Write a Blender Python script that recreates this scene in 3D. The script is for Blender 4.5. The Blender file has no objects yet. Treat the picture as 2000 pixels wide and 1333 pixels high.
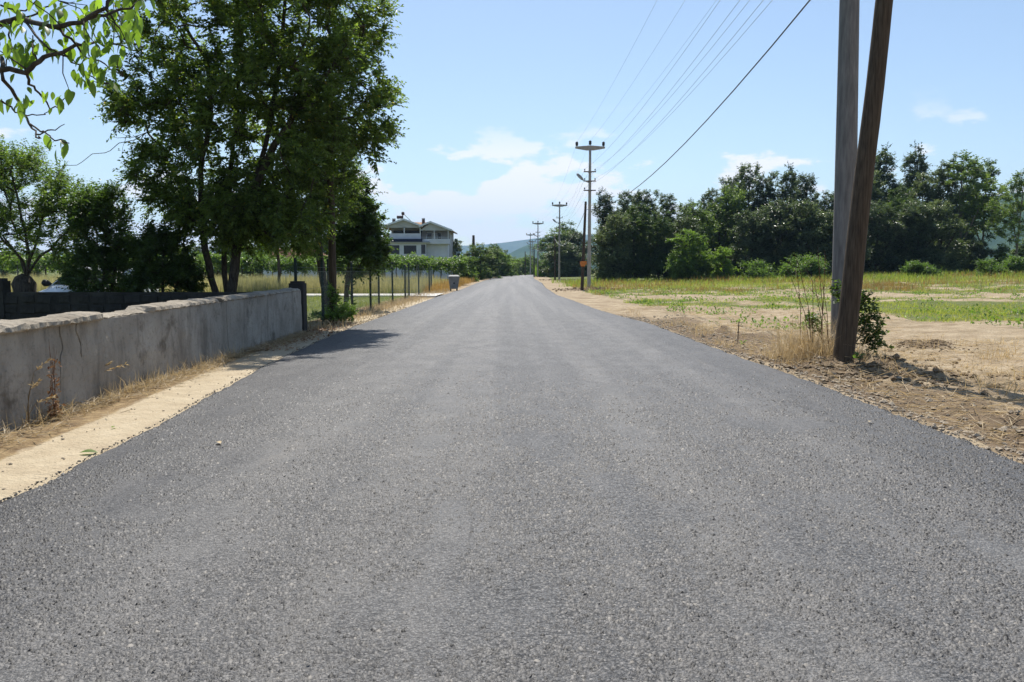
import bpy, math, random
import numpy as np
from mathutils import Vector
R = math.radians
sc = bpy.context.scene
COL = sc.collection
rng = np.random.default_rng(7)
random.seed(7)

# ---------------------------------------------------------------- camera
CAM_H = 1.35
FPX = 1555.0                      # focal length in pixels of the 2000 px wide photograph
HORIZON = 526.0
PITCH = math.atan((666.5 - HORIZON) / FPX)
cam_d = bpy.data.cameras.new('camera'); cam = bpy.data.objects.new('camera', cam_d); COL.objects.link(cam)
cam_d.sensor_width = 36.0; cam_d.lens = FPX / 2000.0 * 36.0
cam_d.clip_start = 0.05; cam_d.clip_end = 30000
cam.location = (0, 0, CAM_H); cam.rotation_euler = (R(90) - PITCH, 0, 0)
sc.camera = cam

# ---------------------------------------------------------------- light and sky
SUN_EL, SUN_AZ = R(57), R(-4)     # azimuth from +Y, clockwise
world = bpy.data.worlds.new('World'); sc.world = world; world.use_nodes = True
wn = world.node_tree; wn.nodes.clear()
def wnode(t, **k):
    n = wn.nodes.new(t)
    for a, b in k.items(): setattr(n, a, b)
    return n
w_out = wnode('ShaderNodeOutputWorld'); w_bg = wnode('ShaderNodeBackground')
sky = wnode('ShaderNodeTexSky', sky_type='NISHITA')
sky.sun_disc = False; sky.sun_elevation = SUN_EL; sky.sun_rotation = SUN_AZ
sky.altitude = 100; sky.air_density = 1.0; sky.dust_density = 0.6; sky.ozone_density = 1.0
w_bg.inputs['Strength'].default_value = 0.10
tc = wnode('ShaderNodeTexCoord'); sep = wnode('ShaderNodeSeparateXYZ')
wn.links.new(tc.outputs['Generated'], sep.inputs[0])
mp = wnode('ShaderNodeMapping'); mp.inputs['Scale'].default_value = (1, 1, 2.6); mp.inputs['Location'].default_value = (0.35, 0.2, 0.1)
wn.links.new(tc.outputs['Generated'], mp.inputs[0])
nz = wnode('ShaderNodeTexNoise'); nz.inputs['Scale'].default_value = 8.0; nz.inputs['Detail'].default_value = 9; nz.inputs['Roughness'].default_value = 0.55
wn.links.new(mp.outputs[0], nz.inputs['Vector'])
band = wnode('ShaderNodeMapRange', interpolation_type='SMOOTHSTEP')   # clouds lie low, all round the horizon
for i, v in enumerate((0.02, 0.17, 0.16, 0.0)): band.inputs[1 + i].default_value = v
wn.links.new(sep.outputs['Z'], band.inputs[0])
add = wnode('ShaderNodeMath', operation='ADD'); wn.links.new(nz.outputs['Fac'], add.inputs[0]); wn.links.new(band.outputs[0], add.inputs[1])
cm = wnode('ShaderNodeMapRange', interpolation_type='SMOOTHSTEP')
for i, v in enumerate((0.575, 0.645, 0.0, 0.95)): cm.inputs[1 + i].default_value = v
wn.links.new(add.outputs[0], cm.inputs[0])
low = wnode('ShaderNodeMapRange', interpolation_type='SMOOTHSTEP')
for i, v in enumerate((0.12, 0.20, 1.0, 0.0)): low.inputs[1 + i].default_value = v
wn.links.new(sep.outputs['Z'], low.inputs[0])
mul = wnode('ShaderNodeMath', operation='MULTIPLY'); wn.links.new(cm.outputs[0], mul.inputs[0]); wn.links.new(low.outputs[0], mul.inputs[1])
mixc = wnode('ShaderNodeMix', data_type='RGBA'); mixc.inputs['B'].default_value = (8.4, 8.1, 8.0, 1)
wn.links.new(mul.outputs[0], mixc.inputs['Factor']); wn.links.new(sky.outputs[0], mixc.inputs['A'])
wn.links.new(mixc.outputs['Result'], w_bg.inputs['Color']); wn.links.new(w_bg.outputs[0], w_out.inputs['Surface'])

sun_d = bpy.data.lights.new('sun', 'SUN'); sun = bpy.data.objects.new('sun', sun_d); COL.objects.link(sun)
sun_d.energy = 4.8; sun_d.angle = R(0.53); sun_d.color = (1.0, 0.95, 0.87)
sun_dir = Vector((math.sin(SUN_AZ) * math.cos(SUN_EL), math.cos(SUN_AZ) * math.cos(SUN_EL), math.sin(SUN_EL)))
sun.rotation_euler = sun_dir.to_track_quat('Z', 'Y').to_euler(); sun.location = (0, 0, 60)
vs = sc.view_settings
vs.view_transform = 'Standard'; vs.look = 'None'; vs.gamma = 1; vs.use_curve_mapping = False
vs.exposure = 0.5
cy = sc.cycles
cy.max_bounces = 8; cy.diffuse_bounces = 3; cy.glossy_bounces = 2; cy.transmission_bounces = 4; cy.volume_bounces = 0
cy.transparent_max_bounces = 8; cy.caustics_reflective = False; cy.caustics_refractive = False

# ---------------------------------------------------------------- helpers
def at(px, py, Y):
    """world point on the ray of photograph pixel (px, py) at forward distance Y"""
    a = (px - 1000.0) / FPX; b = -(py - 666.5) / FPX
    cp, sp = math.cos(PITCH), math.sin(PITCH)
    dy = cp + b * sp; dz = b * cp - sp
    t = Y / dy
    return Vector((a * t, Y, CAM_H + dz * t))
def gnd(px, py, z=0.0):
    a = (px - 1000.0) / FPX; b = -(py - 666.5) / FPX
    cp, sp = math.cos(PITCH), math.sin(PITCH)
    dy = cp + b * sp; dz = b * cp - sp
    t = (z - CAM_H) / dz
    return Vector((a * t, dy * t, z))

def vnoise(x, y, seed=0):
    x = np.asarray(x, float); y = np.asarray(y, float)
    xi = np.floor(x).astype(np.int64); yi = np.floor(y).astype(np.int64)
    xf = x - xi; yf = y - yi
    u = xf * xf * (3 - 2 * xf); v = yf * yf * (3 - 2 * yf)
    def h(i, j):
        n = (i * 374761393 + j * 668265263 + seed * 1442695041) & 0x7fffffff
        n = ((n ^ (n >> 13)) * 1274126177) & 0x7fffffff
        n = (n ^ (n >> 16)) & 0xffff
        return n / 65535.0
    return (h(xi, yi) * (1 - u) + h(xi + 1, yi) * u) * (1 - v) + (h(xi, yi + 1) * (1 - u) + h(xi + 1, yi + 1) * u) * v
def fbm(x, y, o=4, seed=0):
    s = 0; a = 0.5; t = 0
    for k in range(o):
        s = s + a * vnoise(np.asarray(x) * 2 ** k, np.asarray(y) * 2 ** k, seed + k); t += a; a *= 0.5
    return s / t
def sstep(a, b, x):
    t = np.clip((np.asarray(x, float) - a) / (b - a), 0, 1); return t * t * (3 - 2 * t)

def mesh_np(name, co, faces_flat, loop_tot, attrs=None, face_attrs=None, smooth=False):
    me = bpy.data.meshes.new(name)
    co = np.asarray(co, np.float32); ff = np.asarray(faces_flat, np.int32).ravel(); lt = np.asarray(loop_tot, np.int32)
    me.vertices.add(len(co)); me.vertices.foreach_set('co', co.ravel())
    me.loops.add(len(ff)); me.loops.foreach_set('vertex_index', ff)
    me.polygons.add(len(lt)); st = np.concatenate([[0], np.cumsum(lt)[:-1]]).astype(np.int32)
    me.polygons.foreach_set('loop_start', st)
    me.polygons.foreach_set('use_smooth', np.full(len(lt), smooth, bool))
    me.update(calc_edges=True)
    for dom, d in (('POINT', attrs), ('FACE', face_attrs)):
        for k, v in (d or {}).items():
            a = me.attributes.new(k, 'FLOAT', dom); a.data.foreach_set('value', np.asarray(v, np.float32))
    return me

def obj(name, me, mat=None, parent=None, **props):
    if isinstance(me, MB): me = me.mesh(name)
    o = bpy.data.objects.new(name, me); COL.objects.link(o)
    if mat is not None and len(me.materials) == 0: me.materials.append(mat)
    if parent is not None: o.parent = parent
    for k, v in props.items(): o[k] = v
    return o
def thing(name, label, cat, loc=(0, 0, 0), rz=0.0, group=None):
    o = bpy.data.objects.new(name, None); COL.objects.link(o)
    o.empty_display_size = 0.3; o.location = loc; o.rotation_euler = (0, 0, rz)
    o['label'] = label; o['category'] = cat
    if group: o['group'] = group
    return o
def copy_tree(o, parent=None):
    c = o.copy(); COL.objects.link(c)
    if parent is not None: c.parent = parent
    for ch in list(o.children): copy_tree(ch, c)
    return c

class MB:
    def __init__(s): s.v = []; s.f = []; s.sm = False
    def quad(s, a, b, c, d):
        n = len(s.v); s.v += [tuple(a), tuple(b), tuple(c), tuple(d)]; s.f.append((n, n+1, n+2, n+3)); return s
    def box(s, x0, y0, z0, x1, y1, z1, bev=0.0):
        if bev > 0:
            prof = [(x0+bev, y0), (x1-bev, y0), (x1, y0+bev), (x1, y1-bev), (x1-bev, y1), (x0+bev, y1), (x0, y1-bev), (x0, y0+bev)]
            return s.prism(prof, z0, z1)
        n = len(s.v)
        s.v += [(x0,y0,z0),(x1,y0,z0),(x1,y1,z0),(x0,y1,z0),(x0,y0,z1),(x1,y0,z1),(x1,y1,z1),(x0,y1,z1)]
        s.f += [tuple(n+i for i in q) for q in ((3,2,1,0),(4,5,6,7),(0,1,5,4),(1,2,6,5),(2,3,7,6),(3,0,4,7))]
        return s
    def prism(s, prof, z0, z1):
        n = len(s.v); k = len(prof)
        s.v += [(x, y, z0) for x, y in prof] + [(x, y, z1) for x, y in prof]
        s.f.append(tuple(n + i for i in reversed(range(k)))); s.f.append(tuple(n + k + i for i in range(k)))
        for i in range(k): j = (i + 1) % k; s.f.append((n+i, n+j, n+k+j, n+k+i))
        return s
    def extrude(s, poly, vec):
        """planar polygon (3D points) swept by vec"""
        n = len(s.v); k = len(poly); vec = Vector(vec)
        s.v += [tuple(p) for p in poly] + [tuple(Vector(p) + vec) for p in poly]
        s.f.append(tuple(n + i for i in range(k))); s.f.append(tuple(n + k + i for i in reversed(range(k))))
        for i in range(k): j = (i + 1) % k; s.f.append((n+j, n+i, n+k+i, n+k+j))
        return s
    def tube(s, pts, rad, n=8, cap=True, wob=0.0, seed=0):
        pts = [Vector(p) for p in pts]; m = len(pts)
        if not hasattr(rad, '__len__'): rad = [rad] * m
        base = len(s.v); up = None; rr = random.Random(seed)
        for i, p in enumerate(pts):
            t = (pts[min(i+1, m-1)] - pts[max(i-1, 0)])
            t = t.normalized() if t.length > 1e-9 else Vector((0, 0, 1))
            if up is None:
                up = t.orthogonal().normalized()
            u = (up - t * up.dot(t)); u = u.normalized() if u.length > 1e-6 else t.orthogonal().normalized()
            up = u; w = t.cross(u)
            for k in range(n):
                a = 2 * math.pi * k / n; r = rad[i] * (1 + (rr.uniform(-wob, wob) if wob else 0))
                s.v.append(tuple(p + u * (r * math.cos(a)) + w * (r * math.sin(a))))
        for i in range(m - 1):
            for k in range(n):
                j = (k + 1) % n
                s.f.append((base+i*n+k, base+i*n+j, base+(i+1)*n+j, base+(i+1)*n+k))
        if cap:
            s.f.append(tuple(base + k for k in reversed(range(n)))); s.f.append(tuple(base+(m-1)*n + k for k in range(n)))
        return s
    def lathe(s, c, prof, n=12):
        """prof: list of (r, z) about the vertical through c"""
        base = len(s.v)
        for r, z in prof:
            for k in range(n):
                a = 2 * math.pi * k / n; s.v.append((c[0] + r * math.cos(a), c[1] + r * math.sin(a), c[2] + z))
        for i in range(len(prof) - 1):
            for k in range(n):
                j = (k + 1) % n; s.f.append((base+i*n+k, base+i*n+j, base+(i+1)*n+j, base+(i+1)*n+k))
        s.f.append(tuple(base + k for k in reversed(range(n)))); s.f.append(tuple(base+(len(prof)-1)*n + k for k in range(n)))
        return s
    def mesh(s, name):
        me = bpy.data.meshes.new(name); me.from_pydata(s.v, [], s.f); me.update()
        if s.sm: me.polygons.foreach_set('use_smooth', [True] * len(me.polygons))
        return me

# ---------------------------------------------------------------- materials
def new_mat(name):
    m = bpy.data.materials.new(name); m.use_nodes = True; nt = m.node_tree; nt.nodes.clear()
    out = nt.nodes.new('ShaderNodeOutputMaterial'); b = nt.nodes.new('ShaderNodeBsdfPrincipled')
    nt.links.new(b.outputs[0], out.inputs['Surface'])
    return m, nt, b, out
def N(nt, t, ins=None, **k):
    n = nt.nodes.new(t)
    for a, b in k.items(): setattr(n, a, b)
    for a, b in (ins or {}).items():
        if hasattr(b, 'is_output') or isinstance(b, bpy.types.NodeSocket): nt.links.new(b, n.inputs[a])
        else: n.inputs[a].default_value = b
    return n
def noise(nt, vec, scale, detail=5, rough=0.55):
    return N(nt, 'ShaderNodeTexNoise', {'Vector': vec, 'Scale': scale, 'Detail': detail, 'Roughness': rough}).outputs['Fac']
def ramp(nt, fac, stops):
    r = N(nt, 'ShaderNodeValToRGB', {0: fac}); e = r.color_ramp.elements
    while len(e) < len(stops): e.new(0.5)
    for el, (p, c) in zip(e, stops): el.position = p; el.color = (*c, 1)
    return r.outputs['Color']
def mix(nt, f, a, b, mode='MIX'):
    n = N(nt, 'ShaderNodeMix', data_type='RGBA', blend_type=mode)
    for k, v in (('Factor', f), ('A', a), ('B', b)):
        if isinstance(v, bpy.types.NodeSocket): nt.links.new(v, n.inputs[k])
        elif k == 'Factor': n.inputs[k].default_value = v
        else: n.inputs[k].default_value = (*v, 1)
    return n.outputs['Result']
def mrange(nt, f, a, b, c=0.0, d=1.0):
    n = N(nt, 'ShaderNodeMapRange', {0: f, 1: a, 2: b, 3: c, 4: d}, interpolation_type='SMOOTHSTEP'); return n.outputs[0]
def math_n(nt, op, a, b=0.0):
    n = N(nt, 'ShaderNodeMath', operation=op)
    for i, v in enumerate((a, b)):
        if isinstance(v, bpy.types.NodeSocket): nt.links.new(v, n.inputs[i])
        else: n.inputs[i].default_value = v
    return n.outputs[0]
def objco(nt): return N(nt, 'ShaderNodeTexCoord').outputs['Object']
def scaled(nt, v, s): return N(nt, 'ShaderNodeMapping', {'Vector': v, 'Scale': s}).outputs[0]
def bump(nt, b, h, strength, dist):
    n = N(nt, 'ShaderNodeBump', {'Height': h, 'Strength': strength, 'Distance': dist}); nt.links.new(n.outputs[0], b.inputs['Normal']); return n

def simple(name, c0, c1, scale=6.0, rough=0.7, spec=0.3, bumpd=0.0, stretch=(1, 1, 1), metal=0.0, detail=6):
    m, nt, b, _ = new_mat(name); co = scaled(nt, objco(nt), stretch)
    f = noise(nt, co, scale, detail, 0.6)
    nt.links.new(ramp(nt, f, [(0.32, c0), (0.68, c1)]), b.inputs['Base Color'])
    b.inputs['Roughness'].default_value = rough; b.inputs['Specular IOR Level'].default_value = spec; b.inputs['Metallic'].default_value = metal
    if bumpd: bump(nt, b, f, 0.8, bumpd)
    return m

def leaf_mat(name, dark, light, trans, tfac=0.4, rough=0.45, yellow=None):
    m, nt, b, out = new_mat(name)
    a = N(nt, 'ShaderNodeAttribute', attribute_name='rnd').outputs['Fac']
    st = [(0.0, dark), (0.75, light)]
    if yellow: st += [(0.985, light), (1.0, yellow)]
    col = ramp(nt, a, st)
    orn = N(nt, 'ShaderNodeObjectInfo').outputs['Random']      # every plant a little different
    col = mix(nt, 1.0, col, ramp(nt, orn, [(0.0, (0.78, 0.80, 0.82)), (0.5, (1.0, 1.0, 1.0)), (1.0, (1.3, 1.25, 1.1))]), 'MULTIPLY')
    nt.links.new(col, b.inputs['Base Color']); b.inputs['Roughness'].default_value = rough; b.inputs['Specular IOR Level'].default_value = 0.45
    tr = N(nt, 'ShaderNodeBsdfTranslucent'); nt.links.new(mix(nt, 1.0, col, trans, 'MULTIPLY'), tr.inputs['Color'])
    mx = N(nt, 'ShaderNodeMixShader', {0: tfac}); nt.links.new(b.outputs[0], mx.inputs[1]); nt.links.new(tr.outputs[0], mx.inputs[2])
    nt.links.new(mx.outputs[0], out.inputs['Surface'])
    return m

M = {}
# foliage: reflectance by kind of plant
M['leaf_big'] = leaf_mat('leaf_plum', (0.035, 0.058, 0.014), (0.12, 0.165, 0.045), (2.5, 2.7, 1.2), 0.45, 0.42, (0.25, 0.2, 0.04))
M['leaf_left'] = leaf_mat('leaf_fruit', (0.06, 0.095, 0.022), (0.16, 0.22, 0.065), (2.4, 2.6, 1.1), 0.48, 0.45)
M['leaf_shrub'] = leaf_mat('leaf_shrub', (0.03, 0.055, 0.014), (0.08, 0.12, 0.03), (2.2, 2.5, 1.1), 0.38, 0.42)
M['leaf_near'] = leaf_mat('leaf_near', (0.06, 0.10, 0.02), (0.13, 0.20, 0.045), (2.6, 2.8, 1.0), 0.5, 0.4)
M['leaf_grove'] = leaf_mat('leaf_grove', (0.03, 0.048, 0.02), (0.135, 0.165, 0.095), (1.9, 2.1, 1.1), 0.3, 0.36)
M['leaf_grove2'] = leaf_mat('leaf_grove_green', (0.04, 0.068, 0.02), (0.14, 0.19, 0.065), (2.0, 2.2, 1.0), 0.36, 0.42)
M['leaf_bright'] = leaf_mat('leaf_locust', (0.06, 0.10, 0.022), (0.15, 0.22, 0.05), (2.0, 2.2, 0.9), 0.42, 0.5)
M['leaf_vine'] = leaf_mat('leaf_vine', (0.06, 0.10, 0.025), (0.16, 0.22, 0.07), (2.0, 2.3, 1.0), 0.4, 0.38)
M['leaf_weed'] = leaf_mat('leaf_weed', (0.06, 0.10, 0.025), (0.13, 0.20, 0.05), (2.0, 2.2, 0.9), 0.4, 0.5)
M['straw'] = leaf_mat('straw', (0.26, 0.19, 0.105), (0.52, 0.425, 0.28), (1.4, 1.3, 1.0), 0.3, 0.6)
M['tall_grass'] = leaf_mat('tall_grass', (0.16, 0.17, 0.06), (0.46, 0.40, 0.22), (1.6, 1.6, 1.1), 0.4, 0.6)
M['field_grass'] = leaf_mat('field_grass', (0.12, 0.17, 0.035), (0.30, 0.32, 0.10), (1.8, 1.8, 0.9), 0.4, 0.55)
M['green_grass'] = leaf_mat('green_grass', (0.08, 0.13, 0.025), (0.18, 0.22, 0.06), (1.9, 2.0, 0.9), 0.4, 0.55)
M['rust_grass'] = leaf_mat('rust_grass', (0.22, 0.13, 0.05), (0.46, 0.31, 0.11), (1.5, 1.4, 0.9), 0.35, 0.6)
M['dead_leaf'] = leaf_mat('dead_leaf', (0.16, 0.07, 0.03), (0.34, 0.19, 0.09), (1.3, 1.2, 1.0), 0.2, 0.6)
M['bark'] = simple('bark', (0.035, 0.028, 0.02), (0.11, 0.09, 0.07), 9, 0.9, 0.2, 0.02, (3, 3, 0.7))
M['bark_pale'] = simple('bark_pale', (0.12, 0.10, 0.075), (0.26, 0.22, 0.17), 9, 0.9, 0.2, 0.02, (3, 3, 0.7))
M['old_wood'] = simple('weathered_wood', (0.042, 0.029, 0.018), (0.12, 0.088, 0.058), 7, 0.85, 0.25, 0.008, (7, 7, 0.35))
M['dark_wood'] = simple('dark_wood', (0.04, 0.028, 0.02), (0.11, 0.08, 0.055), 7, 0.85, 0.25, 0.006, (7, 7, 0.35))
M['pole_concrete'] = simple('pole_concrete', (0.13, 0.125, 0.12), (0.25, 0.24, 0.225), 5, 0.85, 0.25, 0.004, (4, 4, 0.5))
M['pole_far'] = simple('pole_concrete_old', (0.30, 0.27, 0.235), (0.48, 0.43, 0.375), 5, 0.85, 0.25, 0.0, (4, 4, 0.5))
M['ceramic'] = simple('ceramic', (0.018, 0.014, 0.012), (0.03, 0.024, 0.02), 5, 0.35, 0.5)
M['wire'] = simple('wire', (0.10, 0.12, 0.11), (0.16, 0.18, 0.17), 5, 0.5, 0.4)
M['cable'] = simple('cable', (0.016, 0.016, 0.017), (0.03, 0.03, 0.03), 5, 0.5, 0.4)
M['cable_pale'] = simple('cable_pale', (0.3, 0.3, 0.3), (0.4, 0.4, 0.4), 5, 0.5, 0.4)
M['green_paint'] = simple('green_paint', (0.008, 0.018, 0.014), (0.014, 0.032, 0.024), 8, 0.65, 0.3)
M['mesh_wire'] = simple('galvanised_wire', (0.10, 0.14, 0.12), (0.2, 0.24, 0.22), 8, 0.5, 0.4)
M['orange'] = simple('orange_plastic', (0.55, 0.16, 0.03), (0.68, 0.22, 0.04), 8, 0.5, 0.4)
M['steel'] = simple('grey_steel', (0.22, 0.22, 0.22), (0.35, 0.35, 0.35), 8, 0.5, 0.4)
M['rust'] = simple('rusty_steel', (0.06, 0.035, 0.02), (0.14, 0.085, 0.05), 20, 0.8, 0.3)
M['lamp_glass'] = simple('lamp_glass', (0.35, 0.36, 0.36), (0.45, 0.46, 0.46), 8, 0.3, 0.5)
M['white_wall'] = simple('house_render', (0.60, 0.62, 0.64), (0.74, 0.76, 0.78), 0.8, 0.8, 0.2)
M['upper_wall'] = simple('house_shaded_render', (0.36, 0.37, 0.38), (0.46, 0.46, 0.46), 0.8, 0.8, 0.2)  # pale render darkened in its colour for the shade under the roof
M['gable'] = simple('gable_boards', (0.42, 0.42, 0.38), (0.52, 0.52, 0.48), 0.8, 0.7, 0.2)
M['white_trim'] = simple('white_trim', (0.68, 0.72, 0.73), (0.78, 0.81, 0.82), 2, 0.6, 0.3)
M['tile'] = simple('roof_tile', (0.26, 0.14, 0.075), (0.42, 0.26, 0.15), 3, 0.8, 0.2)
M['old_tile'] = simple('old_roof_tile', (0.16, 0.075, 0.05), (0.34, 0.17, 0.11), 3, 0.85, 0.2)
M['glass'] = simple('window_glass', (0.012, 0.015, 0.022), (0.02, 0.024, 0.032), 0.5, 0.12, 0.5)
M['shutter'] = simple('dark_shutter', (0.018, 0.02, 0.028), (0.03, 0.034, 0.045), 3, 0.5, 0.4)
M['awning'] = simple('awning_cloth', (0.012, 0.018, 0.05), (0.025, 0.032, 0.075), 3, 0.7, 0.2)
M['brick'] = simple('chimney_brick', (0.05, 0.045, 0.045), (0.13, 0.11, 0.105), 8, 0.8, 0.2)
M['grey_bin'] = simple('grey_plastic', (0.16, 0.17, 0.17), (0.25, 0.26, 0.26), 4, 0.55, 0.4)
M['rubber'] = simple('rubber', (0.015, 0.015, 0.015), (0.03, 0.03, 0.03), 6, 0.8, 0.3)
M['car_white'] = simple('car_paint', (0.74, 0.75, 0.77), (0.80, 0.81, 0.82), 2, 0.25, 0.5)
M['black_plastic'] = simple('black_plastic', (0.015, 0.015, 0.016), (0.03, 0.03, 0.03), 6, 0.5, 0.4)
M['stone'] = simple('stone', (0.26, 0.21, 0.15), (0.44, 0.37, 0.28), 12, 0.9, 0.2, 0.004)
M['path'] = simple('path_concrete', (0.42, 0.40, 0.36), (0.62, 0.59, 0.54), 1.2, 0.9, 0.2)

# asphalt: chippings set in bitumen; grain is colour and fine relief
def make_asphalt():
    m, nt, b, _ = new_mat('asphalt'); co = objco(nt)
    vor = N(nt, 'ShaderNodeTexVoronoi', {'Vector': co, 'Scale': 84.0, 'Randomness': 1.0}, feature='F1')
    vor2 = N(nt, 'ShaderNodeTexVoronoi', {'Vector': co, 'Scale': 170.0, 'Randomness': 1.0}, feature='F1')
    cell = N(nt, 'ShaderNodeSeparateColor', {0: vor.outputs['Color']}); cell2 = N(nt, 'ShaderNodeSeparateColor', {0: vor2.outputs['Color']})
    stone = ramp(nt, cell.outputs[0], [(0.0, (0.052, 0.052, 0.053)), (0.4, (0.098, 0.096, 0.095)), (0.8, (0.145, 0.141, 0.137)), (1.0, (0.32, 0.30, 0.275))])
    fine = ramp(nt, cell2.outputs[0], [(0.0, (0.062, 0.062, 0.062)), (0.6, (0.13, 0.127, 0.123)), (1.0, (0.24, 0.228, 0.212))])
    c = mix(nt, 0.42, stone, fine)
    gap = mrange(nt, vor.outputs['Distance'], 0.50, 0.78, 0.0, 0.75)
    c = mix(nt, gap, c, (0.024, 0.024, 0.025))  # bitumen tone that also paints the shadow in the crevices
    # open-textured patches: pits between the chippings, larger and smaller; the shade in them is painted
    big = noise(nt, co, 0.8, 5, 0.6)
    patch = noise(nt, scaled(nt, co, (1, 0.45, 1)), 3.2, 6, 0.7)
    open_ = mrange(nt, patch, 0.36, 0.62, 0.28, 1.0)
    p1 = mrange(nt, noise(nt, co, 40, 4, 0.7), 0.54, 0.61); p2 = mrange(nt, noise(nt, co, 95, 3, 0.65), 0.56, 0.64)
    hole = math_n(nt, 'MULTIPLY', math_n(nt, 'MAXIMUM', p1, math_n(nt, 'MULTIPLY', p2, 0.8)), open_)
    c = mix(nt, hole, c, (0.013, 0.013, 0.014))
    # dusty wheel tracks: long streaks along the road
    st = noise(nt, scaled(nt, co, (1.5, 0.03, 1)), 1.0, 4, 0.55)
    dust = mrange(nt, st, 0.42, 0.60, 0.0, 0.6)
    dust = math_n(nt, 'MULTIPLY', dust, mrange(nt, noise(nt, co, 1.7, 6, 0.72), 0.3, 0.7, 0.25, 1.0))
    c = mix(nt, dust, c, (0.20, 0.190, 0.176))
    c = mix(nt, mrange(nt, big, 0.35, 0.65, 0.0, 0.22), c, (0.135, 0.133, 0.130))
    tan = mrange(nt, noise(nt, scaled(nt, co, (1, 0.22, 1)), 1.3, 6, 0.72), 0.60, 0.74, 0.0, 0.30)
    c = mix(nt, tan, c, (0.26, 0.22, 0.165))
    # fresher and darker along the edges
    e = N(nt, 'ShaderNodeAttribute', attribute_name='edge').outputs['Fac']
    c = mix(nt, math_n(nt, 'MULTIPLY', e, 0.72), c, (0.034, 0.035, 0.039))
    nt.links.new(c, b.inputs['Base Color'])
    b.inputs['Specular IOR Level'].default_value = 0.42
    rg = mrange(nt, cell.outputs[1], 0.0, 1.0, 0.48, 0.75); nt.links.new(rg, b.inputs['Roughness'])
    h1 = mrange(nt, vor.outputs['Distance'], 0.15, 0.8, 1.0, 0.0)
    hh = math_n(nt, 'ADD', h1, math_n(nt, 'MULTIPLY', vor2.outputs['Distance'], -0.5))
    hh = math_n(nt, 'ADD', hh, math_n(nt, 'MULTIPLY', cell.outputs[2], 0.5))
    hh = math_n(nt, 'SUBTRACT', hh, math_n(nt, 'MULTIPLY', hole, 1.6))
    bump(nt, b, hh, 0.7, 0.006)
    return m
M['asphalt'] = make_asphalt()

def make_ground():
    m, nt, b, _ = new_mat('ground'); co = objco(nt)
    A = lambda n: N(nt, 'ShaderNodeAttribute', attribute_name=n).outputs['Fac']
    n1 = noise(nt, co, 1.1, 8, 0.62); n2 = noise(nt, co, 7.0, 6, 0.65); n3 = noise(nt, co, 40.0, 4, 0.6)
    streak = noise(nt, scaled(nt, co, (0.5, 2.2, 1)), 1.4, 6, 0.6)
    dirt = ramp(nt, n1, [(0.30, (0.20, 0.15, 0.09)), (0.46, (0.33, 0.255, 0.165)), (0.62, (0.42, 0.335, 0.225)), (0.78, (0.49, 0.41, 0.285))])
    dirt = mix(nt, mrange(nt, n2, 0.50, 0.72, 0.0, 0.6), dirt, (0.23, 0.165, 0.10))
    dirt = mix(nt, mrange(nt, streak, 0.50, 0.62, 0.0, 0.6), dirt, (0.47, 0.385, 0.26))
    dirt = mix(nt, mrange(nt, n3, 0.54, 0.68, 0.0, 0.65), dirt, (0.15, 0.11, 0.07))
    mulch = noise(nt, scaled(nt, co, (0.6, 1.5, 1)), 0.8, 7, 0.68)
    dirt = mix(nt, mrange(nt, mulch, 0.50, 0.62, 0.0, 0.7), dirt, (0.25, 0.19, 0.115))
    sand = ramp(nt, noise(nt, co, 3.0, 8, 0.68), [(0.28, (0.40, 0.32, 0.215)), (0.5, (0.48, 0.395, 0.27)), (0.72, (0.54, 0.455, 0.32))])
    sand = mix(nt, mrange(nt, n3, 0.62, 0.74, 0.0, 0.35), sand, (0.33, 0.26, 0.17))
    grass = ramp(nt, n2, [(0.3, (0.06, 0.085, 0.022)), (0.55, (0.13, 0.15, 0.045)), (0.75, (0.25, 0.22, 0.09))])
    litter = ramp(nt, n2, [(0.3, (0.14, 0.09, 0.05)), (0.6, (0.33, 0.24, 0.13)), (0.8, (0.46, 0.36, 0.21))])
    clod = ramp(nt, n2, [(0.3, (0.10, 0.072, 0.046)), (0.7, (0.24, 0.175, 0.11))])
    def soft(name, lo=0.35, hi=0.65):   # ragged edges on the mapped zones
        return mrange(nt, math_n(nt, 'ADD', A(name), math_n(nt, 'MULTIPLY', math_n(nt, 'SUBTRACT', n2, 0.5), 0.9)), lo, hi)
    c = mix(nt, soft('clod'), dirt, clod)
    c = mix(nt, soft('sand', 0.4, 0.6), c, sand)
    c = mix(nt, soft('litter'), c, litter)
    c = mix(nt, soft('grass'), c, grass)
    nt.links.new(c, b.inputs['Base Color']); b.inputs['Roughness'].default_value = 0.95; b.inputs['Specular IOR Level'].default_value = 0.15
    h = math_n(nt, 'ADD', n2, math_n(nt, 'MULTIPLY', n3, 0.5)); bump(nt, b, h, 0.9, 0.05)
    return m
M['ground'] = make_ground()

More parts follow.
